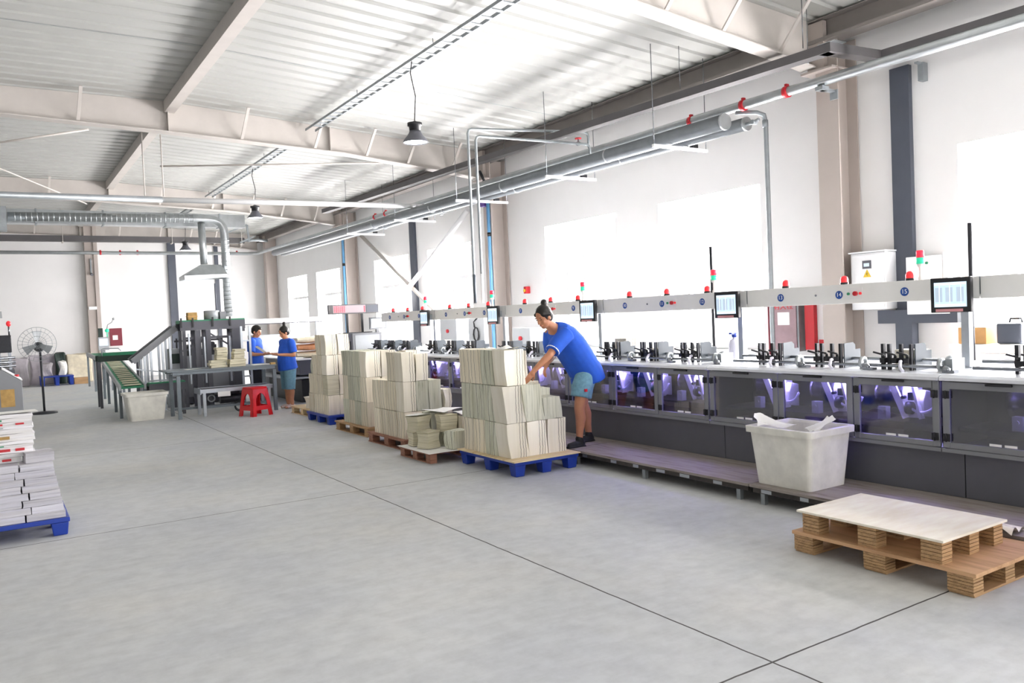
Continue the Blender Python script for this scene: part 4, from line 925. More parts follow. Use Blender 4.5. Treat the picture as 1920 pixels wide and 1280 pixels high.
def head_parts(m, c, fwd, upv, s=1.):
    """adds skull, jaw, nose, ears to mesh m; returns frame"""
    f = Vector(fwd).normalized(); u = Vector(upv); u = (u-f*u.dot(f)).normalized(); l = u.cross(f); R = Matrix((f, l, u)).transposed(); c = Vector(c)
    P = lambda x, y, z: c+R @ Vector((x, y, z))*s
    m.ell(P(-.005, 0, .02), (.094*s, .074*s, .098*s), 18, 12, R); m.ell(P(.02, 0, -.035), (.066*s, .06*s, .075*s), 16, 10, R); m.ell(P(.05, 0, -.082), (.032*s, .036*s, .026*s), 12, 8, R)
    capsule(m, P(.083, 0, .012), P(.103, 0, -.024), .009*s, .0135*s, 8); m.ell(P(.082, 0, -.055), (.014*s, .024*s, .013*s), 10, 6, R); m.ell(P(.078, 0, .03), (.014*s, .045*s, .012*s), 10, 6, R)
    for q in (-1, 1): m.ell(P(-.005, q*.074, -.01), (.02*s, .010*s, .032*s), 10, 8, R); m.ell(P(.055, q*.035, -.025), (.025*s, .02*s, .025*s), 10, 8, R)
    return P, R
def face(P, R, parent, s=1.):
    for q in (-1, 1):
        m = MB().ell(P(.078, q*.031, .008), (.008*s, .014*s, .0045*s), 10, 6, R); m.build('eye', 'eye', parent)
        MB().ell(P(.082, q*.032, .03), (.006*s, .019*s, .004*s), 10, 6, R).build('eyebrow', 'hair', parent)
    MB().ell(P(.089, 0, -.057), (.006*s, .02*s, .006*s), 10, 6, R).build('mouth', 'lip', parent)
def hair_cap(P, R, parent, s=1., bun=None, short=False):
    m = MB(); m.ell(P(-.018, 0, .03), (.098*s, .084*s, .104*s), 18, 12, R)
    if not short: m.ell(P(-.045, 0, -.005), (.066*s, .078*s, .075*s), 16, 10, R); capsule(m, P(.045, .055, .055), P(-.03, .078, .02), .022*s, .022*s); capsule(m, P(.045, -.055, .055), P(-.03, -.078, .02), .022*s, .022*s)
    else: m.ell(P(-.05, 0, .0), (.055*s, .074*s, .07*s), 16, 10, R); m.ell(P(.03, 0, .085), (.06*s, .06*s, .035*s), 14, 8, R)
    if bun: capsule(m, P(*bun[0]), P(*bun[1]), .03*s, bun[2]*s)
    return finish(m.build('hair', 'hair', parent), .007, 3)
# --- worker bending to the stack
pw_ = root('person', 'person in blue t-shirt and denim shorts bending over the nearest stack, hair in a bun', 'person', (5.28, 7.0, .15))
m = MB()
hipN, hipF = Vector((5.34, 6.91, .95)), Vector((5.42, 7.11, .95))
kN, kF = Vector((5.235, 6.90, .56)), Vector((5.46, 7.12, .57)); aN, aF = Vector((5.225, 6.905, .235)), Vector((5.52, 7.12, .235))
for h_, k_, a_ in ((hipN, kN, aN), (hipF, kF, aF)):
    chain(m, [h_, h_.lerp(k_, .5)+Vector((.0, 0, 0)), k_, k_.lerp(a_, .32)+Vector((.018, 0, 0)), k_.lerp(a_, .7)+Vector((.006, 0, 0)), a_], [.078, .08, .056, .058, .042, .035])
    capsule(m, a_+Vector((.02, 0, -.045)), a_+Vector((-.13, 0, -.06)), .034, .026)
sh = Vector((5.05, 6.99, 1.40)); pel = Vector((5.36, 7.0, .96))
loft(m, [(pel, .135, .09), (pel.lerp(sh, .35), .125, .095), (pel.lerp(sh, .75), .15, .105), (sh, .15, .08), (sh.lerp(Vector((4.97, 6.98, 1.46)), .7), .07, .06)], (0, 1, 0))
hc = Vector((4.865, 6.96, 1.555))
capsule(m, (5.02, 6.98, 1.42), (4.90, 6.965, 1.50), .06, .052)
P, R = head_parts(m, hc, (-.86, -.16, -.42), (-.42, 0, .9), .98)
sN, eN, wN = Vector((5.03, 6.83, 1.37)), Vector((4.78, 6.77, 1.165)), Vector((4.60, 6.80, 1.015))
chain(m, [sN, sN.lerp(eN, .5), eN, eN.lerp(wN, .3), wN], [.055, .047, .039, .038, .026])
hand(m, wN, (-.62, .15, -.75), (-.25, .5, -.3), 1, .35)
sF, eF, wF = Vector((5.06, 7.15, 1.37)), Vector((5.12, 7.2, 1.12)), Vector((4.965, 7.08, 1.06))
chain(m, [sF, sF.lerp(eF, .5), eF, eF.lerp(wF, .3), wF], [.055, .046, .038, .037, .026])
hand(m, wF, (-.5, -.1, -.8), (.6, -.2, -.3), -1, .7)
body = finish(m.build('body', 'skin', pw_), .0065, 4)
face(P, R, pw_, .98)
hair_cap(P, R, pw_, .98, ((-.07, 0, .1), (-.085, 0, .135), .036))
clip = MB().ell(P(-.075, 0, .098), (.018, .04, .016), 10, 6, R); clip.build('hair_clip', 'shoe_pale', pw_)
m = MB()
loft(m, [(pel+Vector((.09, 0, -.12)), .225, .175), (pel+Vector((.06, 0, -.02)), .215, .172), (pel.lerp(sh, .3)+Vector((.035, 0, .02)), .20, .175), (pel.lerp(sh, .6)+Vector((.03, 0, .02)), .20, .175), (pel.lerp(sh, .85)+Vector((.02, 0, .015)), .195, .15), (sh+Vector((.0, 0, .02)), .17, .10), (sh+Vector((-.045, 0, .045)), .085, .068)], (0, 1, 0))
for s_, e_ in ((sN, eN), (sF, eF)): loft(m, [(s_+Vector((.03, 0, .01)), .09, .09), (s_.lerp(e_, .4), .088, .085), (s_.lerp(e_, .82), .08, .075)], (0, 1, .3))
shirt = finish(m.build('t_shirt', 'shirt_blue', pw_), .011, 5)
q = sN.lerp(eN, .80); tm = MB(); loft(tm, [(q-(eN-sN)*.03, .0795, .0755), (q, .079, .075)], (0, 1, .3)); tm.build('sleeve_trim', 'text_white', shirt)
m = MB()
loft(m, [(pel+Vector((.06, 0, .05)), .165, .115), (pel+Vector((.06, 0, -.04)), .19, .145), (pel+Vector((.04, 0, -.12)), .195, .155)], (0, 1, 0))
for h_, k_ in ((hipN, kN), (hipF, kF)): loft(m, [(h_+Vector((.025, 0, -.02)), .10, .125), (h_.lerp(k_, .4), .105, .125), (h_.lerp(k_, .70), .105, .12)], (0, 1, 0))
shorts = finish(m.build('shorts', 'denim', pw_), .010, 3); MB().box(5.24, 6.79, .745, 5.27, 6.806, .775).build('patch', 'red_paint', shorts)
for a_ in (aN, aF):
    m = MB(); x, y, z = a_
    capsule(m, (x+.03, y, .185), (x-.06, y, .18), .036, .036); capsule(m, (x-.06, y, .18), (x-.135, y, .178), .038, .028); capsule(m, (x+.02, y, .19), (x-.005, y, .235), .04, .042); m.box(x-.165, y-.042, .151, x+.065, y+.042, .163)
    finish(m.build('shoe', 'shoe', pw_), .007, 4)
# --- woman standing at the table, man behind her
def standing(name, label, loc, ang, H, elbows, wrists, hand_dirs, hair_bun, shirt_z, short_z, long_trousers, shoe, head_fwd, belly=.0, skin='skin_warm'):
    p = root(name, label, 'person', loc); A = Matrix.Rotation(ang, 3, 'Z'); L = Vector(loc); k = H/1.6
    T = lambda x, y, z: L+A @ Vector((x*k, y*k, z*k)); V = lambda x, y, z: A @ Vector((x, y, z)); lat = V(0, 1, 0)
    m = MB(); legs = []
    for q in (-1, 1):
        h_, k_, a_ = T(.01, q*.085, .80), T(-.005, q*.085, .43), T(.02, q*.085, .085); legs.append((h_, k_, a_))
        chain(m, [h_, h_.lerp(k_, .5), k_, k_.lerp(a_, .3)+V(.018, 0, 0), k_.lerp(a_, .7), a_], [.09, .076, .055, .056, .042, .036]); capsule(m, T(.03, q*.085, .036), T(-.12, q*.09, .028), .033, .025)
    loft(m, [(T(.01, 0, .82), .15, .11), (T(0, 0, 1.0), .13, .1), (T(.0, 0, 1.2), .15, .105), (T(.015, 0, 1.3), .14, .08), (T(.01, 0, 1.36), .06, .055)], lat)
    capsule(m, T(.015, 0, 1.32), T(-.02, 0, 1.42), .055, .05)
    P, R = head_parts(m, T(-.035, 0, 1.48), V(*head_fwd), (0, 0, 1), k)
    arms = []
    for q, e_, w_, hd_ in zip((-1, 1), elbows, wrists, hand_dirs):
        s_ = T(.015, q*.165, 1.275); e_ = T(*e_); w_ = T(*w_); arms.append((s_, e_)); chain(m, [s_, s_.lerp(e_, .5), e_, e_.lerp(w_, .3), w_], [.053, .045, .038, .037, .026]); hand(m, w_, V(*hd_), (0, 0, 1), q, .45)
    finish(m.build('body', skin, p), .0075, 4); face(P, R, p, k)
    hair_cap(P, R, p, k, ((-.06, 0, .1), (-.085, 0, .16), .034) if hair_bun else None, not hair_bun)
    m = MB(); loft(m, [(T(.01, 0, shirt_z), .195, .155+belly), (T(0-.5*belly, 0, .95), .185, .14+belly), (T(0, 0, 1.1), .18, .14+belly*.6), (T(0, 0, 1.2), .19, .13), (T(.01, 0, 1.30), .175, .10), (T(.008, 0, 1.345), .11, .078), (T(.004, 0, 1.365), .07, .066)], lat)
    for s_, e_ in arms: m.ell(s_+Vector((0, 0, .005)), (.085, .085, .082)); loft(m, [(s_+Vector((0, 0, .02)), .085, .085), (s_.lerp(e_, .4), .085, .08), (s_.lerp(e_, .8), .078, .075)], lat)
    finish(m.build('t_shirt', 'shirt_blue', p), .012, 5)
    m = MB(); loft(m, [(T(.01, 0, .86), .165, .125), (T(.015, 0, .74), .18, .14)], lat)
    for h_, k_, a_ in legs: end = h_.lerp(a_, .97) if long_trousers else T(0, 0, short_z)-T(0, 0, 0)+Vector((k_.x, k_.y, L.z)); loft(m, [(h_, .10, .125), (k_ if long_trousers else h_.lerp(end, .5), .085, .11), (end, .077, .095)], lat)
    finish(m.build('trousers' if long_trousers else 'shorts', 'trousers_dark' if long_trousers else 'denim', p), .012, 3)
    for h_, k_, a_ in legs:
        m = MB(); b0 = Vector((a_.x, a_.y, L.z)); capsule(m, b0+V(.025, 0, .04), b0+V(-.09, 0, .036), .04, .034); capsule(m, b0+V(-.07, 0, .034), b0+V(-.13, 0, .03), .036, .027); finish(m.build('shoe', shoe, p), .009, 3)
    return p
standing('person', 'person in blue t-shirt and pale denim shorts standing by the steel table, reading a sheet', (4.68, 15.3, 0), .15, 1.56,
    [(.05, -.2, 1.04), (.05, .2, 1.04)], [(-.21, -.12, 1.06), (-.21, .1, 1.07)], [(-1, .25, .1), (-1, -.25, .1)], True, .76, .37, False, 'shoe_pale', (-.9, 0, -.42), .03)
standing('person', 'person in blue t-shirt and dark trousers behind the steel table, back turned, short hair', (4.42, 16.5, 0), 2.5, 1.6,
    [(.02, -.2, 1.03), (.02, .2, 1.03)], [(-.2, -.15, 1.02), (-.2, .15, 1.02)], [(-1, .2, .1), (-1, -.2, .1)], False, .72, .4, True, 'shoe', (-.9, .1, -.35))
def held_sheet(pts, label): m = MB().grid(lambda u, v: Vector(pts[0]).lerp(Vector(pts[1]), u).lerp(Vector(pts[2]).lerp(Vector(pts[3]), u), v)+Vector((0, 0, .02*sin(u*pi))), 6, 6); return tag(m.build('paper_sheet', 'sheet_white'), label, 'paper')
held_sheet(((4.28, 15.12, 1.07), (4.28, 15.42, 1.08), (4.12, 15.1, 1.20), (4.12, 15.42, 1.2)), 'white sheet held by the person at the steel table')
held_sheet(((4.58, 16.10, 1.02), (4.84, 16.25, 1.03), (4.60, 16.12, 1.24), (4.86, 16.27, 1.24)), 'white sheet held by the person behind the steel table')
# ------------------------------------------------------------------ steel table with sheet piles, stool, conveyors
tt = root('steel_table', 'long grey steel table with a low frame in front of the green topped conveyor', 'table', (3.6, 15.5, 0))
MB().box(2.5, 15.13, .84, 4.42, 15.95, .862).build('table_top', 'table_grey', tt, .003)
MB().box(2.6, 15.16, .785, 4.40, 15.2, .8395).box(2.6, 15.88, .785, 4.40, 15.92, .8395).build('apron', 'table_grey', tt)
for x in (2.69, 4.385):
    for y in (15.18, 15.9): MB().box(x-.03, y-.03, 0, x+.03, y+.03, .769).build('leg', 'table_grey', tt)
MB().box(2.73, 15.86, .1, 4.38, 15.9, .14).build('foot_rail', 'table_grey', tt)
rc = root('low_conveyor', 'low aluminium conveyor standing under the steel table', 'conveyor', (3.8, 15.5, 0))
MB().box(3.08, 15.24, .42, 4.40, 15.27, .49).box(3.08, 15.76, .42, 4.40, 15.79, .49).box(3.06, 15.24, .40, 3.079, 15.79, .5).build('side_frame', 'alu', rc)
MB().box(3.08, 15.271, .45, 4.40, 15.759, .48).build('belt', 'machine_dark', rc)
for x in (3.13, 4.3):
    for y in (15.27, 15.75): MB().box(x-.025, y-.025, 0, x+.025, y+.025, .419).build('leg', 'alu', rc)
MB().box(3.13, 15.3, .14, 4.3, 15.34, .18).build('cross_bar', 'table_grey', rc)
MB().box(3.36, 15.225, .34, 3.58, 15.235, .43).build('notice', 'label_white', rc)
mt = MB().cyl((3.45, 15.5, .27), (3.85, 15.5, .27), .085, 16).box(3.5, 15.45, .355, 3.8, 15.55, .449).build('motor', 'black_metal', rc)
MB().tube([(3.28+.06*cos(a*2*pi/14), 15.4, .31+.06*sin(a*2*pi/14)) for a in range(14)], .014, 8, closed=True).build('pulley', 'zinc_dull', rc)
cc = root('cable_coil', 'coil of black cable lying on the floor below the low conveyor', 'cable', (3.78, 15.32, 0))
for k in range(3): MB().tube([(3.78+(.1-.012*k)*cos(a*2*pi/20), 15.36+.03*k, .13+(.1-.01*k)*sin(a*2*pi/20)) for a in range(20)], .013, 8, closed=True).build('loop', 'black', cc)
z = .863
for i, (x, n, hh, y) in enumerate(((3.48, 5, .05, 15.45), (3.72, 4, .05, 15.4))):
    for k in range(n+3):
        q = random.Random(i*40+k); h_ = .046
        if k < 3: w, xx = .30, x-.05+.09*i
        else: w, xx = .2, x+.02+.06*i
        o = place(bundle_mb(w-.012, .22, h_-.004, i*40+k, (0, 0), (.003, .003), 0, .003, 3), (xx+q.uniform(-.012, .012), y+q.uniform(-.012, .012), z+h_*k)).build('paper_bundle', 'flat_cream')
        tag(o, 'flat cream bundle on the steel table, %s from the table top, %s pile' % (nth(k), ('aisle side', 'right hand')[i]), 'paper bundle', 'bundles on the steel table')
sheet(2.85, 15.25, 3.1, 15.5, .864, 'white sheet lying at the left end of the steel table', 41, .1, .003)
sheet(4.05, 15.2, 4.35, 15.6, .864, 'white sheets lying at the right end of the steel table', 43, -.1, .004)
yb = MB().box(4.32, 15.14, .863, 4.41, 15.22, .90); tag(yb.build('wood_block', 'tan', None, .004), 'small tan block on the right corner of the steel table', 'block')
# red stool
s = root('plastic_stool', 'bright red plastic stool standing in front of the steel table', 'stool', (3.86, 14.62, 0), None, .35)
m = MB(); H_ = .51
def sq(r, z, rr): return [(x_*(r-rr)+rr*cos(a0+HALF*k/4), y_*(r-rr)+rr*sin(a0+HALF*k/4), z) for x_, y_, a0 in ((1, 1, 0), (-1, 1, HALF), (-1, -1, pi), (1, -1, 1.5*pi)) for k in range(5)]
WL[s] = Vector((0, 0, 0))
rings = [sq(.155, H_-.04, .03), sq(.16, H_-.012, .03), sq(.15, H_, .03), sq(.12, H_-.004, .03)]
vs = [p for r_ in rings for p in r_]; n = 20
m.add(vs, [(i*n+j, i*n+(j+1) % n, (i+1)*n+(j+1) % n, (i+1)*n+j) for i in range(3) for j in range(n)]+[tuple(range(3*n, 4*n)), tuple(reversed(range(n)))], False); m.build('seat', 'red_plastic', s)
for ang in range(4):
    A = Matrix.Rotation(ang*HALF, 3, 'Z'); m = MB()
    # corner leg: L profile flaring outward
    for (u0, u1) in ((0, 1), (1, 0)):
        def W(t, e): r_ = .155+.055*t; wdt = .062+.02*t; a_ = (r_-e*wdt, r_) if u0 == 0 else (r_, r_-e*wdt); return Vector((a_[0], a_[1], (H_-.03)*(1-t)))
        vs = [W(0, 0), W(0, 1), W(1, 1), W(1, 0)]; inn = [v*1 - Vector((.012 if u0 else 0, .012 if not u0 else 0, 0)) for v in vs]
        m.add([A @ v for v in vs+inn], [(0, 1, 2, 3), (7, 6, 5, 4), (0, 4, 5, 1), (1, 5, 6, 2), (2, 6, 7, 3), (3, 7, 4, 0)], False)
    m.build('leg', 'red_plastic', s)
    m = MB()
    def W2(x_, t, o_): r_ = .155+.055*t-o_; return A @ Vector((x_*r_, r_, (H_-.03)*(1-t)))
    ar = []
    for k in range(9): a_ = pi*k/8; ar.append((.55*cos(a_), .42-.26*sin(a_)))
    top = [(-.62+1.24*k/8*1, .0) for k in range(9)][::-1]
    for (xa, ta), (xb, tb_), (xc, tc), (xd, td) in zip(top, top[1:], ar, ar[1:]):
        f_ = [(xa, ta), (xb, tb_), (xd, td), (xc, tc)]; vs = [W2(x_, t_, 0) for x_, t_ in f_]+[W2(x_, t_, .008) for x_, t_ in f_]; m.add(vs, [(0, 1, 2, 3), (7, 6, 5, 4), (3, 2, 6, 7), (0, 4, 5, 1)], False)
    f_ = [(-.62, .62), (.62, .62), (.62, .78), (-.62, .78)]; vs = [W2(x_, t_, 0) for x_, t_ in f_]+[W2(x_, t_, .008) for x_, t_ in f_]; m.add(vs, [(0, 1, 2, 3), (7, 6, 5, 4), (0, 4, 5, 1), (1, 5, 6, 2), (2, 6, 7, 3), (3, 7, 4, 0)], False)
    m.build('side_panel', 'red_plastic', s)
# elevated conveyor with the green belt
ec_ = root('elevated_conveyor', 'tall dark conveyor bridge with a bright green belt on top', 'conveyor', (3.7, 17.2, 0))
MB().box(3.1, 16.98, 1.56, 4.36, 17.02, 1.74).box(3.1, 17.42, 1.56, 4.36, 17.46, 1.74).box(4.13, 17.021, 1.5, 4.36, 17.419, 1.72).build('side_beam', 'machine_dark', ec_)
MB().box(3.1, 16.995, 1.741, 4.36, 17.419, 1.766).box(3.1, 17.021, 1.70, 4.36, 17.419, 1.741).build('belt', 'belt_green', ec_)
for x in (3.12, 3.34, 3.72, 4.06): MB().box(x-.015, 16.955, 1.62, x+.015, 16.979, 1.81).build('guide_clip', 'black', ec_)
for x, w in ((3.17, .06), (3.43, .11), (3.63, .09), (4.18, .17)):
    MB().box(x-w/2, 17.0, 0, x+w/2, 17.05, 1.559).build('post', 'machine_dark', ec_)
    MB().box(x-w/2, 17.4, 0, x+w/2, 17.45, 1.559).build('post', 'machine_dark', ec_)
for x in (3.24, 3.53, 4.02): MB().box(x-.014, 16.9, .5, x+.014, 16.94, 1.5 if x < 3.5 else 1.42).build('guide_post', 'alu', ec_)
MB().box(3.2, 17.06, 1.38, 4.1, 17.09, 1.43).bar((3.66, 17.1, 1.5), (4.1, 17.1, 1.2), .03).bar((3.2, 17.1, 1.15), (3.6, 17.1, 1.4), .03).build('cross_bar', 'machine_dark', ec_)
g = root('gearbox', 'grey cylindrical drive unit on top of the green belt conveyor', 'drive unit', (3.78, 17.22, 1.767))
MB().lathe([(0, 0), (.15, 0), (.15, .17), (.14, .18), (0, .18)], (3.76, 17.22, 1.767), 'z', 24).build('drum', 'machine_light', g); MB().box(3.9, 17.1, 1.767, 4.02, 17.34, 1.92).build('side_box', 'machine_grey', g)
MB().cyl((3.86, 17.22, 1.948), (3.86, 17.22, 2.5), .014, 8).build('rod', 'dark_post', g)
yx = root('wood_crate', 'small yellow wooden crate on the left of the green belt', 'crate', (3.36, 17.2, 1.766)); MB().box(3.28, 17.1, 1.768, 3.46, 17.3, 1.92).build('crate_body', 'tan', yx, .01); MB().box(3.275, 17.095, 1.83, 3.465, 17.305, 1.85).build('band', 'cardboard', yx)
ic = root('incline_conveyor', 'sloping conveyor rising from the low belts to the green topped bridge', 'conveyor', (2.7, 17.8, 0))
for y in (17.3, 17.72): MB().bar((2.25, y, 1.0), (3.08, y, 1.63), .035, .12).build('side_beam', 'machine_grey', ic)
MB().bar((2.25, 17.51, 1.02), (3.08, 17.51, 1.65), .36, .03).build('belt', 'belt_dark', ic)
for x, zt in ((2.46, 1.09), (2.58, 1.18), (2.80, 1.34), (2.94, 1.44)):
    for y in (17.27, 17.75): MB().box(x-.02, y-.02, 0, x+.02, y+.02, zt).build('leg', 'alu', ic)
MB().bar((2.5, 17.25, .6), (3.1, 17.25, .6), .03).bar((2.3, 17.25, .85), (3.0, 17.25, .72), .025).build('cross_bar', 'alu', ic)
gb = root('green_belt_conveyor', 'short level conveyor with a dark green belt in front of the far wall board', 'conveyor', (2.2, 19.2, 0))
MB().box(1.80, 18.95, .98, 2.66, 18.99, 1.1).box(1.80, 19.4, .98, 2.66, 19.44, 1.1).build('side_beam', 'belt_dark', gb); MB().box(1.86, 18.991, 1.05, 2.6, 19.399, 1.16).build('belt', 'belt_green', gb)
for x in (1.83, 2.62):
    for y in (18.97, 19.42): MB().box(x-.025, y-.025, 0, x+.025, y+.025, .979).build('leg', 'machine_dark', gb)
MB().tube([(1.88, 18.93, 1.1), (1.88, 18.93, 1.24), (1.92, 18.93, 1.26), (2.2, 18.93, 1.25), (2.25, 18.93, 1.2)], .012, 8).build('guard_rail', 'alu', gb)
# long sloped conveyor carrying wrapped bundles
sc_ = root('sloped_conveyor', 'long conveyor loaded with pale bundles, sloping down towards the white bin', 'conveyor', (2.1, 19, 0))
P0, P1, P2 = (1.89, 16.17, .57), (2.2, 22, .90), (2.35, 27.5, .96)
def off(p, dx, dz=0): return (p[0]+dx, p[1], p[2]+dz)
for dx in (-.02, .40): MB().bar(off(P0, dx), off(P1, dx), .035, .09).bar(off(P1, dx), off(P2, dx), .045, .11).build('side_rail', 'machine_light', sc_)
MB().bar(off(P0, .19, .0), off(P1, .19, .0), .375, .03).bar(off(P1, .19), off(P2, .19), .375, .03).build('belt', 'belt_green', sc_)
for y in (16.4, 17.8, 20, 21.6, 23, 24.6, 27.2):
    for dx in (-.02, .40):
        t_ = (y-15.95)/6.05 if y < 22 else (y-22)/5.5; a, c = (P0, P1) if y < 22 else (P1, P2); x = a[0]+(c[0]-a[0])*t_+dx; zz = a[2]+(c[2]-a[2])*t_-.046
        MB().box(x-.025, y-.03, 0, x+.025, y+.03, zz).build('leg', 'table_grey', sc_)
for k in range(16):
    y = 16.3+.365*k; t_ = (y-15.95)/6.05; x = 1.88+.32*t_+.19; zz = .56+.34*t_+.022; q = random.Random(k)
    m = MB().cbox((0, 0, .012), (.29, .12, .016)); R_ = Matrix.Rotation(.056, 3, 'X') @ Matrix.Rotation(q.uniform(-.1, .1), 3, 'Z'); m.v = [R_ @ v+Vector((x, y, zz)) for v in m.v]
    tag(m.build('paper_bundle', 'flat_cream', None, .012), 'pale bundle riding the sloped conveyor, %s from its low end' % nth(k), 'paper bundle', 'bundles on the sloped conveyor')
lg = root('cross_conveyor', 'low green edged conveyor at the foot of the sloped one, behind the white bin', 'conveyor', (2.5, 16.3, 0))
MB().box(2.36, 16.18, .46, 3.0, 16.22, .60).box(2.36, 16.5, .46, 3.0, 16.54, .60).build('side_beam', 'machine_dark', lg); MB().box(2.37, 16.221, .55, 3.0, 16.499, .62).build('belt', 'belt_green', lg)
for x in (2.42, 2.95):
    for y in (16.2, 16.52): MB().box(x-.025, y-.02, 0, x+.025, y+.02, .459).build('leg', 'machine_dark', lg)
# machinery behind the bridge
sm = root('stitching_unit', 'grey machine body with dark tools behind the conveyor bridge', 'machine', (3.7, 18.3, 0))
MB().box(3.1, 18.0, .15, 4.25, 18.7, 1.02).build('housing', 'machine_grey', sm, .01); MB().box(3.0, 17.98, .02, 4.3, 18.75, .149).build('base', 'machine_dark', sm)
for x, z_, w in ((3.28, 1.12, .1), (3.5, 1.2, .14), (3.72, 1.1, .12), (3.95, 1.24, .16), (4.12, 1.1, .1)): MB().box(x-w/2, 18.15, 1.021, x+w/2, 18.45, z_).cyl((x, 18.1, z_+.02), (x, 18.5, z_+.02), .04, 10).build('tool_head', 'black_metal', sm)
MB().bar((3.2, 18.3, 1.34), (4.2, 18.3, 1.34), .04).bar((3.25, 18.3, 1.04), (3.25, 18.3, 1.4), .03).bar((4.16, 18.3, 1.04), (4.16, 18.3, 1.4), .03).bar((3.3, 18.3, 1.1), (3.8, 18.3, 1.32), .025).build('tool_frame', 'black_metal', sm)
sb = root('small_cabinet', 'small pale cabinet with a dark window left of the bridge posts', 'cabinet', (3.08, 17.62, 0)); MB().box(2.98, 17.55, .62, 3.2, 17.85, 1.2).build('housing', 'machine_light', sb, .006); MB().box(3.01, 17.543, .9, 3.17, 17.549, 1.1).build('window', 'belt_dark', sb); MB().box(3.0, 17.58, 0, 3.18, 17.82, .619).build('stand', 'machine_dark', sb)
# white canopy, aluminium posts
cp = root('machine_canopy', 'white canopy rail on aluminium posts above the standing people', 'canopy', (5, 16.9, 0))
MB().box(4.12, 17.55, 1.63, 6.2, 17.95, 1.74).build('roof_panel', 'pvc_white', cp); MB().box(4.12, 17.54, 1.622, 6.2, 17.549, 1.64).build('edge', 'machine_dark', cp)
for x, z_ in ((4.3, 0), (4.42, 0), (6.1, .886)): MB().box(x-.025, 17.6, z_, x+.025, 17.65, 1.629).build('post', 'alu', cp)
MB().box(4.32, 17.61, 1.2, 4.4, 17.64, 1.24).box(4.32, 17.61, .75, 4.4, 17.64, .79).build('cross_bar', 'alu', cp)
st_ = root('alu_stand', 'slim aluminium frame between the bridge and the person with dark trousers', 'frame', (4.18, 16.3, 0))
for x in (4.08, 4.24): MB().box(x-.02, 16.2, 0, x+.02, 16.24, 1.6).build('post', 'alu', st_)
MB().box(4.1, 16.205, 1.3, 4.22, 16.235, 1.33).box(4.1, 16.205, .6, 4.22, 16.235, .63).build('cross_bar', 'alu', st_)
# trimming machine behind the far pallets
tm_ = root('trimmer', 'long low grey and black machine behind the standing people and far stacks', 'machine', (6, 17, 0))
MB().box(5.2, 16.1, .0, 7.0, 18.4, .46).build('base', 'black', tm_); MB().box(5.15, 16.05, .56, 7.0, 18.45, .86).build('housing', 'machine_dark', tm_, .01); MB().box(5.1, 16.0, .861, 7.0, 18.5, .885).build('top_panel', 'pvc_white', tm_); MB().box(4.85, 15.8, .50, 7.0, 18.4, .52).build('tray', 'machine_light', tm_); MB().box(5.4, 16.2, .461, 6.9, 18.2, .499).box(5.4, 16.2, .521, 6.9, 18.2, .559).build('spacer', 'machine_dark', tm_)
lc = root('grey_cabinet', 'pale grey upright cabinet between the two standing people', 'cabinet', (5, 18.9, 0)); MB().box(5.0, 18.7, 0, 5.9, 19.3, 1.38).build('housing', 'machine_light', lc, .01); MB().box(5.04, 18.69, .1, 5.86, 18.699, 1.3).build('door', 'machine_light', lc)
for k, (x, y, z_, m_, w, lb) in enumerate(((5.75, 16.5, .886, 'fabric_cream', 1.1, 'long cream sack lowest on the far machine'), (5.75, 16.5, 1.035, 'fabric_orange', 1.05, 'orange sack in the middle of the pile on the far machine'), (5.72, 16.5, 1.185, 'fabric_cream', 1.0, 'pale cream sack on top of the pile on the far machine'))):
    m = MB().grid(lambda u, v: (x+(u-.5)*w*(1-.04*sin(v*9)), y+.26*cos(2*pi*v), z_+.071+.07*sin(2*pi*v)*(1-.25*abs(2*u-1)**3)+.004*sin(u*17+k)), 16, 16)
    m.add([(x-.5*w, y+.26*cos(2*pi*j/16), z_+.071+.0525*sin(2*pi*j/16)) for j in range(16)], [tuple(range(16))]); m.add([(x+.5*w, y+.26*cos(2*pi*j/16), z_+.071+.0525*sin(2*pi*j/16)) for j in range(16)], [tuple(range(16))])
    tag(m.build('sack', m_), lb, 'sack', 'sacks on the far machine')
m = MB().ell((5.95, 15.88, 1.13), (.17, .14, .24), 14, 10); tag(m.build('parcel_bag', 'fabric_orange'), 'round patterned bag beside the tall fifth stack', 'bag')
# control cabinet with the red display
cb = root('control_cabinet', 'grey control cabinet with a black window under the red display', 'cabinet', (6.05, 15.1, 0))
MB().box(5.75, 14.62, 0, 6.35, 15.55, 1.37).build('housing', 'machine_grey', cb, .008); MB().box(5.744, 14.72, .75, 5.749, 15.25, 1.22).build('window', 'black', cb); MB().box(5.80, 14.612, .5, 6.3, 14.619, 1.33).build('door', 'machine_light', cb)
ld = root('led_sign', 'long dark LED display with red characters standing on the far cabinet', 'display sign', (5.96, 15.0, 1.371))
MB().box(5.44, 15.0, 1.75, 6.48, 15.07, 1.935).build('casing', 'tray_grey', ld, .004)
for x in (5.82, 6.13): MB().box(x-.018, 15.02, 1.385, x+.018, 15.055, 1.749).build('post', 'black', ld)
MB().box(5.76, 14.95, 1.371, 6.3, 15.12, 1.385).build('foot', 'black', ld)
pnl = MB().box(5.53, 14.996, 1.772, 6.2, 14.9995, 1.914).build('led_panel', 'led_pale', ld)
MB().box(6.215, 14.996, 1.772, 6.46, 14.9995, 1.914).build('dark_panel', 'dark_post', ld)
g = MB()
for x0 in (5.545, 5.665):   # two dense red dot-matrix characters, too small to read
    for k in range(5): g.box(x0, 14.9935, 1.785+.026*k, x0+.105, 14.9955, 1.797+.026*k)
    for k in (0, 2, 4): g.box(x0+.023*k, 14.9925, 1.78, x0+.023*k+.013, 14.9932, 1.907)
g.build('lettering', 'led_red', pnl)
MB().box(6.16, 14.9935, 1.78, 6.19, 14.9955, 1.90).build('lettering', 'led_red', pnl)
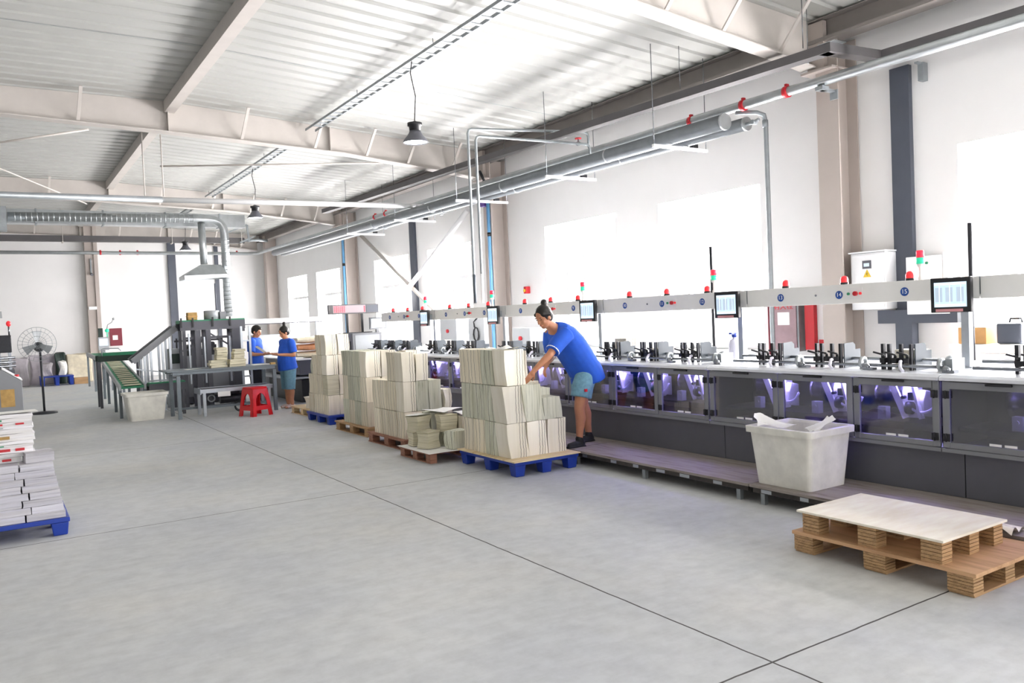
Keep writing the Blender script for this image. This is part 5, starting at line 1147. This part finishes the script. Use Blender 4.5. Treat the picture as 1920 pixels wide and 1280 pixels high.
ms = root('frame_monitor', 'white screen with a grey frame beside the LED sign', 'screen', (6.45, 14.75, 1.371)); MB().box(6.15, 14.7, 1.43, 6.5, 14.74, 1.66).build('bezel', 'machine_grey', ms); MB().box(6.18, 14.694, 1.46, 6.47, 14.699, 1.63).build('screen', 'screen_light', ms); MB().box(6.28, 14.7, 1.371, 6.34, 14.75, 1.429).build('stand', 'machine_grey', ms)
# ------------------------------------------------------------------ left edge machine, fan, far wall things
gm = root('folding_machine', 'grey machine console with a vent and white sloped panel at the left edge', 'machine', (0, 13.6, 0))
MB().prism([(-1.2, 0), (.30, 0), (.30, .95), (.06, 1.13), (-1.2, 1.13)], 13.5, 14.4, 'y').build('housing', 'machine_grey', gm, .008)
MB().bar((.305, 13.95, .963), (.065, 13.95, 1.143), .8, .012, (0, 0, 1)).build('control_panel', 'pvc_white', gm)
MB().lathe([(0, 0), (.03, 0), (.03, .03), (0, .03)], (.24, 13.6, 1.02), 'z', 12).build('stop_button', 'red_paint', gm)
MB().box(.03, 13.494, .6, .2, 13.499, .85).build('vent', 'tan', gm)
fm = root('feeder_unit', 'dark open machine unit with rollers behind the console at the left edge', 'machine', (0, 15, 0))
MB().box(-.8, 14.7, 0, .24, 15.6, 1.08).build('base', 'machine_dark', fm); MB().box(-.8, 14.75, 1.35, .22, 15.4, 1.62).build('top_box', 'black_metal', fm, .01)
for x in (-.1, .05, .19): MB().box(x-.02, 14.8, 1.081, x+.02, 15.3, 1.349).build('upright', 'steel', fm)
for z_ in (1.14, 1.2, 1.27): MB().cyl((-.8, 14.78, z_), (.26, 14.78, z_), .02, 10).build('roller', 'steel', fm)
MB().cyl((.2, 15, 1.62), (.2, 15, 1.76), .012, 8).build('lamp_stem', 'steel', fm); MB().ell((.2, 15, 1.80), (.035, .035, .045)).build('beacon', 'beacon_red', fm)
MB().tube([(.0, 15, 1.62), (.02, 15, 1.75), (-.1, 15, 1.72)], .012, 8).ell((.03, 15, 1.79), (.05, .03, .02)).build('work_light', 'black', fm)
MB().bar((-.8, 15.2, 1.9), (.12, 15.2, 1.95), .3, .1).build('upper_arm', 'machine_light', fm); MB().bar((-.8, 15.2, 1.83), (.08, 15.2, 1.87), .25, .03).build('arm_underside', 'machine_dark', fm)
MB().bar((-.6, 15.3, 1.62), (-.6, 15.3, 1.88), .1).build('arm_post', 'machine_dark', fm)
fn = root('pedestal_fan', 'tall pedestal fan with a wire guard by the left aisle', 'fan', (.78, 19, 0))
MB().lathe([(0, 0), (.24, 0), (.23, .03), (.05, .05), (0, .05)], (.78, 19, 0), 'z', 24).build('base', 'fan_dark', fn)
MB().cyl((.78, 19, .05), (.77, 19, 1.3), .022, 10).build('pole', 'fan_dark', fn)
MB().ell((.75, 19.0, 1.36), (.1, .1, .1)).cyl((.73, 18.93, 1.4), (.72, 18.78, 1.42), .05, 12).build('motor', 'fan_dark', fn)
gd = MB()
for r_, yy in ((.34, 18.82), (.26, 18.74), (.16, 18.71), (.34, 18.86), (.08, 18.7)): gd.tube([(.72+r_*cos(2*pi*k/32), yy, 1.42+r_*sin(2*pi*k/32)) for k in range(32)], .004, 5, closed=True)
for k in range(24): a = 2*pi*k/24; gd.tube([(.72+.03*cos(a), 18.70, 1.42+.03*sin(a)), (.72+.2*cos(a), 18.72, 1.42+.2*sin(a)), (.72+.34*cos(a), 18.82, 1.42+.34*sin(a))], .0025, 4)
gd.build('guard', 'zinc_dull', fn)
for k in range(3):
    A = Matrix.Rotation(2*pi*k/3, 3, 'Y'); m = MB().grid(lambda u, v: Vector((.72, 18.79, 1.42))+A @ Vector(((v-.5)*.13*(.4+u), (v-.5)*.06, .04+.22*u)), 5, 4); m.build('blade', 'machine_light', fn)
tp = root('control_stand', 'small grey touch panel on a stand with a green lamp and a bent work light', 'control panel', (2.88, 28.3, 0))
MB().box(2.73, 28.3, 1.04, 3.03, 28.4, 1.45).build('housing', 'machine_light', tp, .006); MB().box(2.76, 28.292, 1.18, 3.0, 28.299, 1.40).build('screen', 'screen_glow', tp); MB().box(2.84, 28.33, 0, 2.92, 28.39, 1.039).build('post', 'machine_grey', tp)
MB().cyl((3.0, 28.35, 1.45), (3.0, 28.35, 1.58), .015, 8).ell((3.0, 28.35, 1.65), (.06, .06, .06)).build('green_lamp', 'tower_green', tp)
MB().tube([(3.0, 28.35, 1.7), (3.03, 28.35, 1.83), (3.15, 28.35, 1.9), (3.2, 28.35, 2.0)], .015, 8).ell((3.21, 28.35, 2.01), (.04, .04, .04)).build('work_light', 'machine_light', tp)
MB().box(2.75, 28.32, 1.451, 2.88, 28.38, 1.73).build('document_holder', 'belt_dark', tp)
nb = root('notice_board', 'dark red board with a white notice on the far wall', 'notice board', (3.55, 30.95, 1.1)); MB().box(3.36, 30.93, 1.12, 3.74, 30.999, 1.72).build('board', 'maroon', nb); MB().box(3.44, 30.92, 1.32, 3.6, 30.929, 1.48).build('notice', 'label_white', nb)
cam_ = root('camera_box', 'small white box mounted on the pale far column', 'box', (2.9, 30.7, 2.4)); MB().box(2.74, 30.6, 2.38, 2.98, 30.699, 2.48).build('housing', 'pvc_white', cam_)
lt = root('cctv_camera', 'small security camera hanging on the pale far column', 'camera', (2.88, 30.6, 3.55)); MB().box(2.86, 30.69, 3.6, 2.9, 30.749, 4.1).build('bracket', 'zinc_dull', lt); MB().cyl((2.88, 30.5, 3.55), (2.88, 30.69, 3.58), .045, 12).build('camera_body', 'machine_dark', lt)
plastic_pallet('dark blue plastic pallet with white things far away by the end wall', 1.12, 28.9, 2.05, 29.7, .3, group=None)
for k, (x, y, w, d, h_, m_, lb) in enumerate(((1.27, 30.3, .75, .5, .95, 'grey_bag', 'grey covered heap against the far wall beside the blue pallet'), (.65, 29.9, .45, .5, .9, 'grey_bag', 'grey covered heap behind the fan'), (2.3, 30.2, .75, .5, .92, 'fabric_cream', 'beige covered heap by the far wall column'), (1.35, 29.3, .3, .3, .4, 'grey_bag', 'pale sack on the far blue pallet'), (1.75, 29.2, .2, .2, .45, 'sheet_white', 'white sack on the far blue pallet'), (1.75, 30.0, .3, .3, 1.0, 'belt_dark', 'dark folding rack standing behind the far blue pallet'))):
    z0 = .301 if k in (3, 4) else 0
    m = place(bundle_mb(w, d, h_, 900+k, (0, 0), (.03, .03), .06, .02, 6), (x, y, z0)); tag(m.build('covered_heap' if k < 3 else ('sack' if k < 5 else 'rack'), m_, None, .03), lb, ('heap', 'heap', 'heap', 'sack', 'sack', 'rack')[k])
bx = MB().box(2.05, 28.95, 0, 2.5, 29.3, .2); tag(bx.build('wood_box', 'pallet_wood', None, .01), 'brown wooden box on the floor right of the far blue pallet', 'box')
